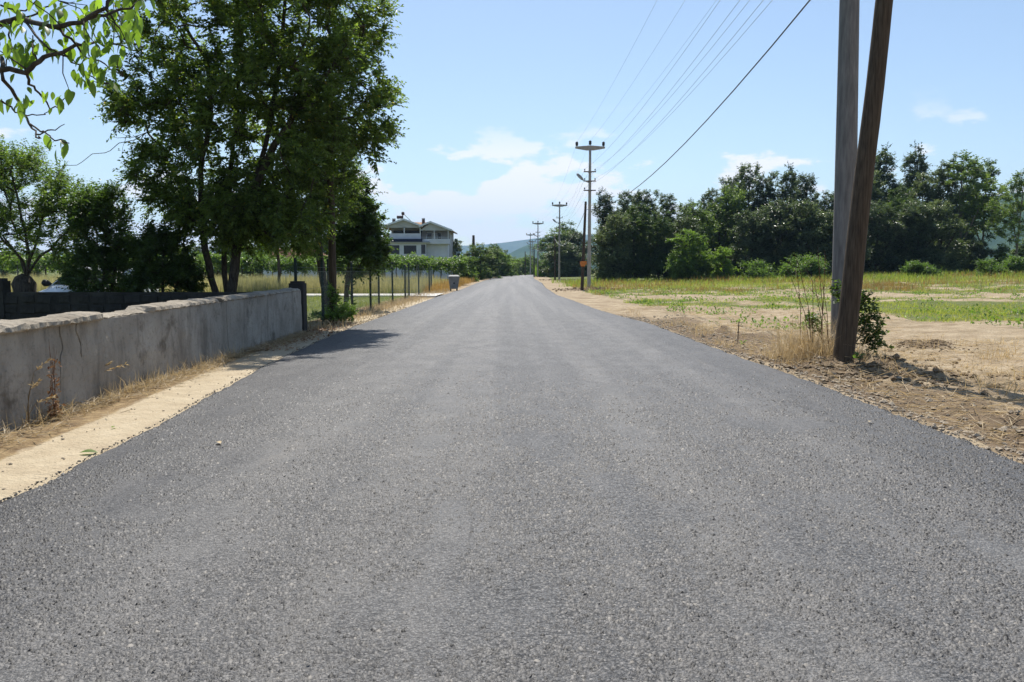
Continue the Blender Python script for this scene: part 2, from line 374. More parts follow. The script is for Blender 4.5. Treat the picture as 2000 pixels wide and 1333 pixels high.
def make_wall_mat(name, base0, base1, dark, amount):
    m, nt, b, _ = new_mat(name); co = objco(nt)
    n1 = noise(nt, co, 1.3, 8, 0.65); n2 = noise(nt, co, 22, 6, 0.65); n3 = noise(nt, scaled(nt, co, (3, 3, 0.7)), 1.1, 8, 0.72)
    c = ramp(nt, n1, [(0.3, base0), (0.7, base1)])
    c = mix(nt, mrange(nt, n3, 0.45, 0.72, 0.0, amount), c, dark)
    c = mix(nt, mrange(nt, noise(nt, co, 2.4, 7, 0.7), 0.54, 0.72, 0.0, amount), c, (dark[0]*0.7, dark[1]*0.66, dark[2]*0.6))
    c = mix(nt, mrange(nt, n2, 0.52, 0.72, 0.0, 0.5), c, (base0[0]*0.45, base0[1]*0.5, base0[2]*0.5))
    nt.links.new(c, b.inputs['Base Color']); b.inputs['Roughness'].default_value = 0.92; b.inputs['Specular IOR Level'].default_value = 0.2
    bump(nt, b, math_n(nt, 'ADD', n2, math_n(nt, 'MULTIPLY', n1, 1.5)), 0.9, 0.02)
    return m
M['wall'] = make_wall_mat('old_concrete', (0.28, 0.25, 0.205), (0.43, 0.39, 0.33), (0.14, 0.12, 0.095), 0.75)
M['coping'] = make_wall_mat('coping_concrete', (0.25, 0.215, 0.165), (0.44, 0.385, 0.305), (0.13, 0.11, 0.08), 0.65)
M['garden_wall'] = make_wall_mat('dark_garden_wall', (0.03, 0.028, 0.025), (0.07, 0.065, 0.058), (0.018, 0.017, 0.014), 0.7)  # tree shade over the dark stained stone is put into this near-black colour
def make_hill(name, c0, c1):
    m, nt, b, _ = new_mat(name); co = objco(nt)
    f = noise(nt, co, 0.012, 8, 0.7); nt.links.new(ramp(nt, f, [(0.35, c0), (0.65, c1)]), b.inputs['Base Color'])
    b.inputs['Roughness'].default_value = 1.0; b.inputs['Specular IOR Level'].default_value = 0.0
    return m
M['hill'] = make_hill('hill_forest', (0.025, 0.05, 0.02), (0.075, 0.11, 0.04))
M['mountain'] = make_hill('mountain_forest', (0.04, 0.06, 0.04), (0.10, 0.12, 0.07))

# ---------------------------------------------------------------- road edges, read off the photograph on the ground plane
L_px = [(36, 959), (161, 894), (310, 823), (387, 778), (511, 714), (543, 699), (620, 664), (686, 637), (746, 617), (800, 598), (850, 580), (898, 566)]
R_px = [(1919, 867), (1765, 806), (1607, 749), (1529, 721), (1450, 696), (1375, 670), (1275, 632), (1175, 606), (1087, 575), (1065, 561)]
Lp = [gnd(*p) for p in L_px]; Rp = [gnd(*p) for p in R_px]
Ly = [-8.0, 2.0] + [p.y for p in Lp] + [80, 120, 150, 175, 200, 230, 260]
Lx = [-2.75, -2.95] + [p.x for p in Lp] + [-3.5, -3.0, -2.2, 0.8, 7.0, 18.0, 34.0]
Ry = [-8.0, 2.0] + [p.y for p in Rp] + [80, 120, 150, 175, 200, 230, 260]
Rx = [3.6, 3.68] + [p.x for p in Rp] + [3.0, 3.3, 4.2, 7.2, 13.4, 24.4, 40.4]
def smooth_edge(ys, xs):
    q = np.arange(-8, 260, 0.05); v = np.interp(q, ys, xs)
    k = np.ones(41) / 41; vp = np.pad(v, 20, mode='edge'); return q, np.convolve(vp, k, 'valid')
qL, vL = smooth_edge(Ly, Lx); qR, vR = smooth_edge(Ry, Rx)
def road_l(y): return np.interp(y, qL, vL)
def road_r(y): return np.interp(y, qR, vR)

ys_r = np.concatenate([np.arange(-6, 30, 0.05), np.arange(30, 80, 0.25), np.arange(80, 258, 1.5)])
us = np.concatenate([[0, 0, 0.004, 0.012], np.linspace(0.03, 0.97, 30), [0.988, 0.996, 1.0, 1.0]])
l = road_l(ys_r) + (fbm(ys_r * 3.0, ys_r * 0, 4, 11) - 0.5) * 0.08 + (vnoise(ys_r * 14, ys_r * 0, 12) - .5) * .03; r = road_r(ys_r) + (fbm(ys_r * 3.0, ys_r * 0, 4, 23) - 0.5) * 0.10 + (vnoise(ys_r * 13, ys_r * 0, 24) - .5) * .04
X = l[:, None] * (1 - us) + r[:, None] * us; Yg = np.repeat(ys_r[:, None], len(us), 1)
Z = -0.022 * np.abs(us - 0.5)[None, :] ** 2 * 2 + (fbm(X * 0.5, Yg * 0.12, 3, 5) - 0.5) * 0.02
Z[:, [2, -3]] -= 0.012
Z[:, [1, -2]] -= 0.03; Z[:, [0, -1]] -= 0.13; X[:, 0] -= 0.03; X[:, -1] += 0.03
edge = sstep(0.55, 1.0, np.abs(us - 0.5) * 2)[None, :] * np.ones_like(X); edge = edge * (0.6 + 0.4 * fbm(X, Yg * 0.4, 3, 3))
nr, nc = X.shape
idx = np.arange(nr * nc).reshape(nr, nc)
F = np.stack([idx[:-1, :-1], idx[:-1, 1:], idx[1:, 1:], idx[1:, :-1]], -1).reshape(-1, 4)
road = obj('road', mesh_np('road', np.stack([X, Yg, Z], -1).reshape(-1, 3), F, np.full(len(F), 4), {'edge': edge.ravel()}, smooth=True), M['asphalt'], kind='structure')

# chippings standing proud of the near asphalt
def asphalt_grain(n=150000):
    g = np.random.default_rng(55); y = 2.2 * (10.5 / 2.2) ** g.random(n) ; x = g.uniform(-3.75, 3.9, n)
    keep = (g.random(n) > .92 * sstep(4.5, 10.5, y)) & (x > road_l(y) + .06) & (x < road_r(y) - .06) & (fbm(x * 3.0, y * 1.6, 4, 501) + g.normal(0, .07, n) > .40); x, y = x[keep], y[keep]; n = len(x)
    u = (x - road_l(y)) / (road_r(y) - road_l(y)); z = -0.022 * np.abs(u - 0.5) ** 2 * 2 + (fbm(x * 0.5, y * 0.12, 3, 5) - 0.5) * 0.02
    a = g.uniform(0, 6.28, n); s = (.0045 + .0065 * g.random(n) ** 2) * (1 + .05 * y); w = s * g.uniform(.55, .9, n); h = s * g.uniform(.35, .8, n)
    ux, uy = np.cos(a), np.sin(a); P = lambda p, q, zz: np.stack([x + ux * p - uy * q, y + uy * p + ux * q, z + zz], 1)
    j = lambda: g.uniform(.8, 1.2, n)
    co = np.stack([P(-s * j(), -w * j(), -.003), P(s * j(), -w * j(), -.003), P(s * j(), w * j(), -.003), P(-s * j(), w * j(), -.003), P(-s * .45, g.normal(0, .2, n) * w, h * j()), P(s * .45, g.normal(0, .2, n) * w, h * j())], 1).reshape(-1, 3)
    i = (np.arange(n) * 6)[:, None]; ff = np.concatenate([i + [0, 1, 5, 4], i + [2, 3, 4, 5], i + [1, 2, 5], i + [3, 0, 4]], 1).ravel()
    e_ = sstep(0.55, 1.0, np.abs(u - .5) * 2); t = np.clip(g.normal(.46, .24, n) - .30 * e_, 0, 1)
    return mesh_np('asphalt_chippings', co, ff, np.tile([4, 4, 3, 3], n), face_attrs={'rnd': np.repeat(t, 4)}, smooth=True)
mch, nch, bch, _ = new_mat('chippings')
nch.links.new(ramp(nch, N(nch, 'ShaderNodeAttribute', attribute_name='rnd').outputs['Fac'], [(0.0, (0.014, 0.014, 0.015)), (0.22, (0.022, 0.022, 0.023)), (0.42, (0.072, 0.071, 0.071)), (0.85, (0.140, 0.136, 0.132)), (1.0, (0.205, 0.19, 0.168))]), bch.inputs['Base Color'])
bch.inputs['Roughness'].default_value = 0.6; bch.inputs['Specular IOR Level'].default_value = 0.4
o = obj('asphalt_chippings', asphalt_grain(), mch, None, kind='stuff'); o['label'] = 'grey stone chippings standing proud of the near road surface'; o['category'] = 'chippings'

# ---------------------------------------------------------------- ground
WALL_X0, WALL_Y0, WALL_X1, WALL_Y1 = -4.26, 2.0, -4.60, 17.4      # foot of the roadside wall
def wall_x(y): return WALL_X0 + (WALL_X1 - WALL_X0) * (np.asarray(y) - WALL_Y0) / (WALL_Y1 - WALL_Y0)
def ground_z(x, y):
    x = np.asarray(x, float); y = np.asarray(y, float)
    lx, rx = road_l(y), road_r(y)
    dR = x - rx; dL = lx - x
    z = np.full(np.broadcast(x, y).shape, -0.045)
    near = 1 - sstep(35, 90, y)
    # right-hand verge: graders' ruts and lumps, field rising gently to the grove
    m = sstep(0.05, 0.5, dR)
    z = z + m * near * ((fbm(x * 0.6, y * 0.35, 4, 31) - 0.5) * 0.22 + (fbm(x * 3.2, y * 2.6, 3, 41) - 0.5) * 0.075)
    lump = sstep(0.55, 0.8, fbm(x * 1.3, y * 1.1, 3, 57)) * sstep(0.1, 0.4, dR) * (1 - sstep(1.6, 3.4, dR)) * (1 - sstep(14, 24, y))
    z = z + lump * (0.03 + 0.13 * vnoise(x * 7, y * 7, 63))
    z = z + sstep(2, 5, dR) * 0.05
    z = z + sstep(26, 95, y) * sstep(8, 45, x) * 0.9
    # mounds at the feet of the poles, and one hole with spoil
    for (mx, my, mr, mh) in ((4.95, 11.7, 1.5, 0.10), (5.4, 53.5, 1.6, 0.16), (7.3, 14.0, 0.55, 0.12)):
        d2 = ((x - mx) ** 2 + (y - my) ** 2) / mr ** 2; z = z + mh * np.exp(-d2 * 1.4) * (0.5 + vnoise(x * 4, y * 4, 70))
    # left: sandy strip is flat, litter heaped against the wall, rough grass beyond
    wl = sstep(0.55, 1.0, dL) * near
    z = z + wl * (fbm(x * 2.5, y * 2.5, 3, 77) - 0.5) * 0.07
    far = sstep(90, 400, np.hypot(x, y)); z = z - far * 0.4
    inside = np.minimum(x - lx, rx - x); z = np.where(inside > -0.02, np.minimum(z, -0.06), z)
    return z
def axis(segs):
    a = []
    for s in segs: a.append(s)
    return np.unique(np.round(np.concatenate(a), 4))
gx = axis([-np.geomspace(12, 7000, 46), np.arange(-12, -4.6, 0.3), np.arange(-4.6, -2.4, 0.09), np.arange(-2.4, 2.6, 0.6), np.arange(2.6, 12, 0.075), np.arange(12, 30, 0.3), np.arange(30, 80, 1.0), np.geomspace(80, 7000, 46)])
gy = axis([-np.geomspace(7, 7000, 16), np.arange(-7, 3, 0.5), np.arange(3, 20, 0.085), np.arange(20, 45, 0.25), np.arange(45, 110, 0.9), np.geomspace(110, 7000, 50)])
GX, GY = np.meshgrid(gx, gy); GZ = ground_z(GX, GY)
lx, rx = road_l(GY), road_r(GY); dR = GX - rx; dL = lx - GX
nzA = fbm(GX * 0.25, GY * 0.22, 4, 101)
a_sand = sstep(-0.3, 0.0, dL) * (1 - sstep(0.60, 0.78, dL + (fbm(GX, GY * 0.8, 3, 9) - 0.5) * 0.25)) * (1 - sstep(30, 46, GY))
a_litter = sstep(0.55, 0.8, dL) * (1 - sstep(1.5, 1.8, dL)) * (1 - sstep(60, 90, GY))
a_grass_l = sstep(1.45, 1.8, dL + (nzA - 0.5) * 0.6)
gr = (0.35 + 0.65 * sstep(0.40, 0.56, fbm(GX * 0.55, GY * 0.8, 4, 333))) * sstep(0.50, 0.60, fbm(GX * 0.10, GY * 0.16, 4, 121) + sstep(24, 44, GY + GX * 0.28) * 0.35 - 0.12 + 0.12 * sstep(12, 18, GY - 8 + GX * 0.25) * sstep(6, 9, dR))
def strip_r(x, y):     # a nearer weedy strip beyond the poles, with a bare cart track behind it
    w = (fbm(x * .35, y * .35, 3, 222) - .5) * 3
    return sstep(9.2, 11.5, x + w) * sstep(19.0, 21.5, y + w) * (1 - sstep(31, 35, y + w)), sstep(9, 14, x) * np.exp(-((y + w * .8 - 40) / 3.2) ** 2)
ga, tr_ = strip_r(GX, GY)
a_grass_r = np.maximum(sstep(1.2, 3.0, dR) * gr * np.maximum(sstep(13, 18, GY), 0) * (1 - tr_), ga * 0.8)
far_g = sstep(60, 75, GY) + sstep(40, 70, np.abs(GX)) * sstep(20, 40, GY)
a_grass = np.clip(np.maximum(np.where(dL > 0, a_grass_l, a_grass_r), far_g * (np.maximum(dL, dR) > 2.5)), 0, 1)
a_clod = sstep(0.0, 0.2, dR) * (1 - sstep(0.8, 2.6, dR + (fbm(GX * 0.8, GY * 0.5, 3, 131) - 0.5) * 2.6)) * (0.75 - 0.4 * sstep(16, 30, GY)) * (1 - sstep(40, 60, GY)) + 0.9 * np.exp(-((GX - 5.4) ** 2 + (GY - 53.5) ** 2) / 5)
for (mx, my, mr) in ((4.95, 11.6, 0.8), (7.3, 14.0, 0.5)):
    a_clod = np.maximum(a_clod, 0.9 * np.exp(-((GX - mx) ** 2 + (GY - my) ** 2) / mr ** 2))
nr, nc = GX.shape; idx = np.arange(nr * nc).reshape(nr, nc)
F = np.stack([idx[:-1, :-1], idx[:-1, 1:], idx[1:, 1:], idx[1:, :-1]], -1).reshape(-1, 4)
ground = obj('ground', mesh_np('ground', np.stack([GX, GY, GZ], -1).reshape(-1, 3), F, np.full(len(F), 4),
    {'sand': a_sand.ravel(), 'litter': a_litter.ravel(), 'grass': a_grass.ravel(), 'clod': np.clip(a_clod, 0, 1).ravel()}, smooth=True), M['ground'], kind='structure')
def gz(x, y): return float(ground_z(np.array([x]), np.array([y]))[0])

# concrete driveway joining the road from the left
pb = MB(); pxs = np.linspace(-34, float(road_l(42)) - 0.05, 40)
for i in range(len(pxs) - 1):
    a, b_ = pxs[i], pxs[i + 1]
    w = lambda x: 41.8 + 0.35 * math.sin(x * 0.2) ; h = lambda x: 1.35 + 0.9 * float(sstep(-7, -3.5, x))
    pb.quad((a, w(a) - h(a), 0.03), (b_, w(b_) - h(b_), 0.03), (b_, w(b_) + h(b_), 0.035), (a, w(a) + h(a), 0.035))
    pb.quad((a, w(a) - h(a), -0.12), (b_, w(b_) - h(b_), -0.12), (b_, w(b_) - h(b_), 0.03), (a, w(a) - h(a), 0.03))
obj('path', pb, M['path'], kind='structure')

# ---------------------------------------------------------------- hills
def ridge(name, Y, depth, x0, x1, prof, mat, nx=160, ny=14, rough=0.1, seed=0):
    """a long hill: prof(x) is the crest height, slopes fall to both sides"""
    xs = np.linspace(x0, x1, nx); ts = np.linspace(-1, 1, ny)
    XX, TT = np.meshgrid(xs, ts)
    H = prof(xs)[None, :] * (1 - np.abs(TT) ** 1.6)
    H = H * (1 + rough * (fbm(XX / depth * 3, TT * 3, 5, seed) - 0.5) * 2)
    YY = Y + TT * depth
    idx = np.arange(nx * ny).reshape(ny, nx); F = np.stack([idx[:-1, :-1], idx[:-1, 1:], idx[1:, 1:], idx[1:, :-1]], -1).reshape(-1, 4)
    return obj(name, mesh_np(name, np.stack([XX, YY, H - 3], -1).reshape(-1, 3), F, np.full(len(F), 4), smooth=True), mat, kind='structure')
def crest(pts, Y):
    xs = [(p[0] - 1000) / FPX * Y for p in pts]; zs = [CAM_H + (HORIZON - p[1]) / FPX * Y for p in pts]
    return lambda x: np.interp(x, xs, zs) * (0.96 + 0.08 * fbm(np.asarray(x) / Y * 14, np.asarray(x) * 0, 5, 3))
ridge('mountain', 5200, 900, -5600, 5600, crest([(-800, 492), (0, 496), (300, 490), (600, 488), (860, 481), (930, 478), (1000, 470), (1060, 462), (1120, 458), (1300, 450), (1600, 440), (2000, 430), (2800, 430)], 5200), M['mountain'], rough=0.04, seed=5)
ridge('hill', 2600, 420, -150, 1500, crest([(940, 526), (975, 508), (1000, 492), (1030, 477), (1060, 472), (1090, 476), (1160, 470), (1400, 468), (1700, 480), (1900, 515)], 2600), M['hill'], nx=220, ny=20, rough=0.10, seed=9)
ridge('hill', 1500, 330, 620, 2200, crest([(1640, 526), (1720, 470), (1830, 410), (1930, 386), (2100, 372), (2500, 350), (3200, 360)], 1500), M['hill'], nx=260, ny=30, rough=0.14, seed=14)

# ---------------------------------------------------------------- plants: growth
def unit(v): return v / np.maximum(np.linalg.norm(v, axis=-1, keepdims=True), 1e-9)
def leaves_mesh(name, base, adir, nrm, length, width, rnd, fold=0.18, droop=0.12):
    a = unit(adir); s = unit(np.cross(a, nrm)); n = np.cross(s, a); L = length[:, None]; W = width[:, None]
    v0 = base; v1 = base + a * L * 0.42 + s * W * 0.5 + n * W * fold; v2 = base + a * L - np.array([0, 0, 1]) * L * droop; v3 = base + a * L * 0.42 - s * W * 0.5 + n * W * fold
    co = np.stack([v0, v1, v2, v3], 1).reshape(-1, 3); n_ = len(base)
    return mesh_np(name, co, np.arange(n_ * 4), np.full(n_, 4), face_attrs={'rnd': rnd})
def grow(stems, clusters, g, rtip=0.006, power=0.45, up=0.9):
    """connect the leaf clusters to the stems one after the other, each to the nearest wood that lies below it"""
    P = []; par = []; stem_n = 0
    for st in stems:
        pts = [np.array(p, float) for p in st]; first = True; prev = -1
        if P:
            d = [np.linalg.norm(np.array(q) - pts[0]) for q in P]; prev = int(np.argmin(d)) if min(d) < 0.3 else -1
        for i in range(len(pts) - 1):
            k = max(2, int(np.linalg.norm(pts[i+1] - pts[i]) / 0.28))
            for t in np.linspace(0, 1, k, endpoint=False):
                q = pts[i] * (1 - t) + pts[i+1] * t
                if P: q = q + g.normal(0, 0.012, 3)
                P.append(q); par.append(prev); prev = len(P) - 1
        P.append(pts[-1]); par.append(prev)
    stem_n = len(P)
    A = np.array(P); C = np.array(clusters)
    dm = np.min(np.linalg.norm(C[:, None] - A[None], axis=-1), axis=1)
    ends = np.zeros(len(C), int)
    arr = np.zeros((len(P) + len(C) * 4, 3)); arr[:len(P)] = A; n = len(P)
    for ci in np.argsort(dm):
        c = C[ci]; v = c - arr[:n]; d = np.linalg.norm(v, axis=1)
        cost = d + up * np.maximum(0, -(v[:, 2]) + 0.25 * d)
        j = int(np.argmin(cost)); p0 = arr[j].copy(); L = d[j]
        k = 3 if L > 0.35 else 1
        mid = g.normal(0, 0.07 * L, 3); mid[2] += 0.06 * L
        prev = j
        for t in np.linspace(0, 1, k + 1)[1:]:
            arr[n] = p0 * (1 - t) + c * t + mid * (4 * t * (1 - t)); par.append(prev); prev = n; n += 1
        ends[ci] = prev
    arr = arr[:n]; par = np.array(par); cnt = np.zeros(n)
    cnt[ends] = 1
    for i in range(n - 1, -1, -1):
        cnt[i] = max(cnt[i], 0.5)
        if par[i] >= 0: cnt[par[i]] += cnt[i]
    rad = rtip * np.maximum(cnt, 1) ** power
    kids = [[] for _ in range(n)]
    for i in range(n):
        if par[i] >= 0: kids[par[i]].append(i)
    chains = []; start = [i for i in range(n) if par[i] < 0]
    stack = [(i, None) for i in start]
    while stack:
        i, pr = stack.pop(); ch = [] if pr is None else [pr]; cur = i
        while True:
            ch.append(cur)
            if not kids[cur]: break
            ks = sorted(kids[cur], key=lambda k: -cnt[k])
            for k in ks[1:]: stack.append((k, cur))
            cur = ks[0]
        chains.append((ch, pr is not None))
    return arr, rad, chains, ends, stem_n
def wood_meshes(arr, rad, chains, stem_n, flare=1.25, nmax=9):
    trunk, br = MB(), MB(); trunk.sm = br.sm = True
    for ch, sub in chains:
        if len(ch) < 2: continue
        r = [rad[k] for k in ch]
        if sub: r[0] = min(r[0], r[1] * 1.2)
        tgt = trunk if ch[1] < stem_n else br
        big = max(r)
        n = nmax if big > 0.05 else (5 if big > 0.02 else 3)
        if not sub and ch[0] == 0 or (not sub): r[0] *= flare
        tgt.tube([arr[k] for k in ch], r, n, cap=(big > 0.05))
    return trunk, br
def blob_points(blobs, n, g, shell=0.55):
    w = np.array([b[3] * b[4] * b[5] for b in blobs]) ** 0.8; w /= w.sum()
    out = []
    for k in g.choice(len(blobs), n, p=w):
        b = blobs[k]; d = g.normal(size=3); d /= np.linalg.norm(d); r = g.random() ** (1 / 3.0) ; r = shell * max(r, g.random() ** 0.25) + (1 - shell) * r
        out.append((b[0] + d[0] * r * b[3], b[1] + d[1] * r * b[4], b[2] + d[2] * r * b[5]))
    return np.array(out)
def twigs(clusters, centre, g, k, m, tl, ll, lw, upb=0.35, out_=0.7, hang=0.0):
    """k twigs of m leaves on every cluster"""
    C = len(clusters); c = np.asarray(clusters)
    o = unit(c - np.asarray(centre)[None]); d = unit(o[:, None] * out_ + g.normal(0, 0.75, (C, k, 3)) + np.array([0, 0, upb]))
    L = tl * g.uniform(0.5, 1.25, (C, k, 1, 1)); t = np.linspace(0.12, 1.0, m)[None, None, :, None] * np.ones((C, k, m, 1))
    t = t + g.normal(0, 0.04, t.shape)
    pos = c[:, None, None] + d[:, :, None] * L * t - np.array([0, 0, 1]) * hang * L * t * t
    side = unit(np.cross(d, np.array([0.0, 0, 1]) + g.normal(0, 0.2, d.shape)))[:, :, None]
    sgn = np.where(np.arange(m) % 2 == 0, 1.0, -1.0)[None, None, :, None]
    a = unit(d[:, :, None] * 0.55 + side * sgn * 0.8 + g.normal(0, 0.28, (C, k, m, 3)) + np.array([0, 0, -0.18]))
    nrm = unit(np.array([0, 0, 1.0]) + g.normal(0, 0.55, (C, k, m, 3)))
    sz = g.uniform(0.65, 1.25, (C, k, m)) * np.linspace(1.1, 0.75, m)[None, None]
    tone = np.clip(g.normal(0.42, 0.2, (C, 1, 1)) + g.normal(0, 0.2, (C, k, m)), 0, 0.97)
    tone = np.where(g.random(tone.shape) < 0.006, 1.0, tone)
    base = pos.reshape(-1, 3)
    tw0 = np.repeat(c[:, None], k, 1).reshape(-1, 3); tw1 = (c[:, None] + d * L[:, :, 0] - np.array([0, 0, 1]) * hang * L[:, :, 0]).reshape(-1, 3)
    return base, a.reshape(-1, 3), nrm.reshape(-1, 3), (ll * sz).ravel(), (lw * sz).ravel(), tone.ravel(), tw0, tw1
def twig_mesh(name, p0, p1, r):
    d = unit(p1 - p0); u = unit(np.cross(d, np.array([0.3, 0.5, 0.8]))); w = np.cross(d, u)
    a = p0 + u * r; b = p0 - u * r * 0.5 + w * r * 0.87; c = p0 - u * r * 0.5 - w * r * 0.87
    co = np.stack([a, b, c, p1], 1).reshape(-1, 3); n = len(p0); i = np.arange(n)[:, None] * 4
    return mesh_np(name, co, np.concatenate([i + [0, 1, 3], i + [1, 2, 3], i + [2, 0, 3]], 1).ravel(), np.full(n * 3, 3))

def plant(name, label, cat, base, stems, blobs, ncl, k, m, tl, ll, lw, leaf, bark, seed, group=None, rtip=0.006, power=0.45, centre=None,
          upb=0.35, hang=0.0, twig_r=0.004, extra=None, shell=0.55, crown='crown', up=0.9, clusters=None):
    """stems and blobs are relative to base"""
    g = np.random.default_rng(seed)
    cl = blob_points(blobs, ncl, g, shell) if clusters is None else clusters(g)
    if extra is not None: cl = np.concatenate([cl, np.array(extra)])
    cl[:, 2] = np.maximum(cl[:, 2], 0.12)
    arr, rad, chains, ends, sn = grow(stems, cl, g, rtip, power, up)
    t = thing(name, label, cat, base, 0, group)
    tr, br = wood_meshes(arr, rad, chains, sn)
    obj('trunk', tr, bark, t)
    if br.v:
        obj('branches', br, bark, t, kind='stuff')
    ce = centre if centre is not None else np.mean(cl, 0) - np.array([0, 0, 1.0])
    b, a, n, L, W, tone, p0, p1 = twigs(cl, ce, g, k, m, tl, ll, lw, upb, hang=hang)
    cr = obj(crown, leaves_mesh(crown, b, a, n, L, W, tone), leaf, t)
    if twig_r: obj('twigs', twig_mesh('twigs', p0, p1, twig_r), bark, cr)
    return t

# ---------------------------------------------------------------- roadside wall: body with real cracks, coping slabs, end pillar
def coping_top(y): return 0.872 + 0.008 * (y - 8)
wall = thing('roadside_wall', 'weathered grey concrete wall with cracks and broken coping beside the road', 'wall', (WALL_X0, WALL_Y0, -0.05))
WL = WALL_Y1 - WALL_Y0
cracks = [(5.72, 1), (6.02, 2), (10.55, 3)]
ss = list(np.arange(0, WL, 0.07)) + [WL]
ss = [s for s in ss if all(abs(s - c) > 0.09 for c, _ in cracks)]
ss = [(s, None, 0) for s in ss]
for c, sd in cracks: ss += [(c - 0.07, None, 0), (c - 0.014, sd, 0), (c, sd, 1), (c + 0.014, sd, 0), (c + 0.07, None, 0)]
ss.sort(key=lambda q: q[0])
zs = np.linspace(0, 1, 26)
S = np.array([q[0] for q in ss]); Zt = (coping_top(S + WALL_Y0) - 0.065 + 0.05)
co = []; g_ = np.random.default_rng(3)
for (s, sd, mid), zt in zip(ss, Zt):
    for zf in zs:
        z = zf * zt; y = s; dep = (fbm(s * 1.5, z * 2.5, 4, 17) - 0.5) * 0.035 + (vnoise(s * 9, z * 9, 18) - 0.5) * 0.008
        if sd is not None:
            reach = 1.0 if sd == 2 else (0.75 if sd == 1 else 0.9)
            y += (float(fbm(z * 3.2, sd * 7.0, 3, 60 + sd)) - 0.5) * 0.26 * (1 if sd != 3 else 0.25) + (0.10 * (1 - zf) if sd == 2 else (-0.12 * (1 - zf) if sd == 1 else 0))
            if mid and zf > 1 - reach: dep -= 0.06
        co.append((float(wall_x(y + WALL_Y0) - WALL_X0 + dep), y, z))
nz_ = len(zs); ns = len(ss); co = np.array(co); idx = np.arange(ns * nz_).reshape(ns, nz_)
F = np.stack([idx[:-1, :-1], idx[1:, :-1], idx[1:, 1:], idx[:-1, 1:]], -1).reshape(-1, 4)
back = co.reshape(ns, nz_, 3)[:, [0, -1]].copy(); back[:, :, 0] = (wall_x(S + WALL_Y0) - WALL_X0)[:, None] - 0.24; nb = len(co)
co2 = np.concatenate([co, back.reshape(-1, 3)]); bi = nb + np.arange(ns * 2).reshape(ns, 2)
F2 = np.concatenate([F, np.stack([idx[:-1, -1], idx[1:, -1], bi[1:, 1], bi[:-1, 1]], -1), np.stack([bi[:-1, 1], bi[1:, 1], bi[1:, 0], bi[:-1, 0]], -1)])
obj('wall_body', mesh_np('wall_body', co2, F2, np.full(len(F2), 4), smooth=False), M['wall'], wall)
def coping(s0, s1, th, over, seed, lift=0.0, chip=True):
    """a rough slab lying on the wall, its edge broken"""
    n = max(3, int((s1 - s0) / 0.04)); m = MB(); g2 = random.Random(seed)
    rows = []
    for i in range(n + 1):
        s = s0 + (s1 - s0) * i / n; y = s
        xw = float(wall_x(s + WALL_Y0) - WALL_X0); zt = float(coping_top(s + WALL_Y0)) + 0.05 + lift
        e = (float(fbm(s * 6, seed, 5, seed)) - 0.5) * 0.085; h = (float(fbm(s * 5, seed + 3, 5, seed + 1)) - 0.5) * 0.045
        taper = min(1, (i + 0.4) / 4, (n - i + 0.4) / 4) if chip else 1
        xf = xw + over + e - (1 - taper) * 0.12; t = th * (0.6 + 0.4 * taper)
        ring = [(xf - 0.015, zt - 0.065 + 0.003), (xf, zt - 0.065 + 0.25 * t + h * 0.3), (xf - 0.012 + e * 0.3, zt - 0.065 + t + h - 0.018), (xf - 0.05, zt - 0.065 + t + h), (xw - 0.13, zt - 0.065 + t + 0.012 + h), (xw - 0.27, zt - 0.065 + t + h), (xw - 0.285 - e, zt - 0.065 + 0.4 * t), (xw - 0.26, zt - 0.065 + 0.003)]
        rows.append([(x + (g2.random() - 0.5) * 0.018, y + (g2.random() - 0.5) * 0.012 * (0 < i < n), z + (g2.random() - 0.5) * 0.014) for x, z in ring])
    k = 8
    for r_ in rows: m.v += r_
    for i in range(n):
        for j in range(k):
            q = (j + 1) % k; m.f.append((i*k+j, i*k+q, (i+1)*k+q, (i+1)*k+j))
    m.f.append(tuple(reversed(range(k)))); m.f.append(tuple(n*k + j for j in range(k)))
    obj('coping_slab', m, M['coping'], wall)
coping(0.0, 3.2, 0.075, 0.045, 2); coping(3.22, 6.62, 0.078, 0.06, 3)
coping(6.62, 7.85, 0.022, -0.01, 4, chip=False)
coping(7.62, 10.3, 0.07, 0.03, 5, 0.0); coping(10.3, 12.9, 0.055, 0.02, 6, chip=False); coping(12.9, 15.15, 0.05, 0.02, 8, chip=False)
pm = MB(); pr = [(-0.16, -0.16), (0.16, -0.16), (0.16, 0.16), (-0.16, 0.16)]
pm.prism([(-0.16, -0.14), (-0.14, -0.16), (0.14, -0.16), (0.16, -0.14), (0.16, 0.14), (0.14, 0.16), (-0.14, 0.16), (-0.16, 0.14)], 0, 1.09)
n0 = len(pm.v); pm.prism([(-0.13, -0.12), (-0.12, -0.13), (0.12, -0.13), (0.13, -0.12), (0.13, 0.12), (0.12, 0.13), (-0.12, 0.13), (-0.13, 0.12)], 1.09, 1.135)
pil = obj('end_pillar', pm, M['garden_wall'], wall); pil.location = (WALL_X1 - WALL_X0 - 0.12, WL + 0.17, 0)

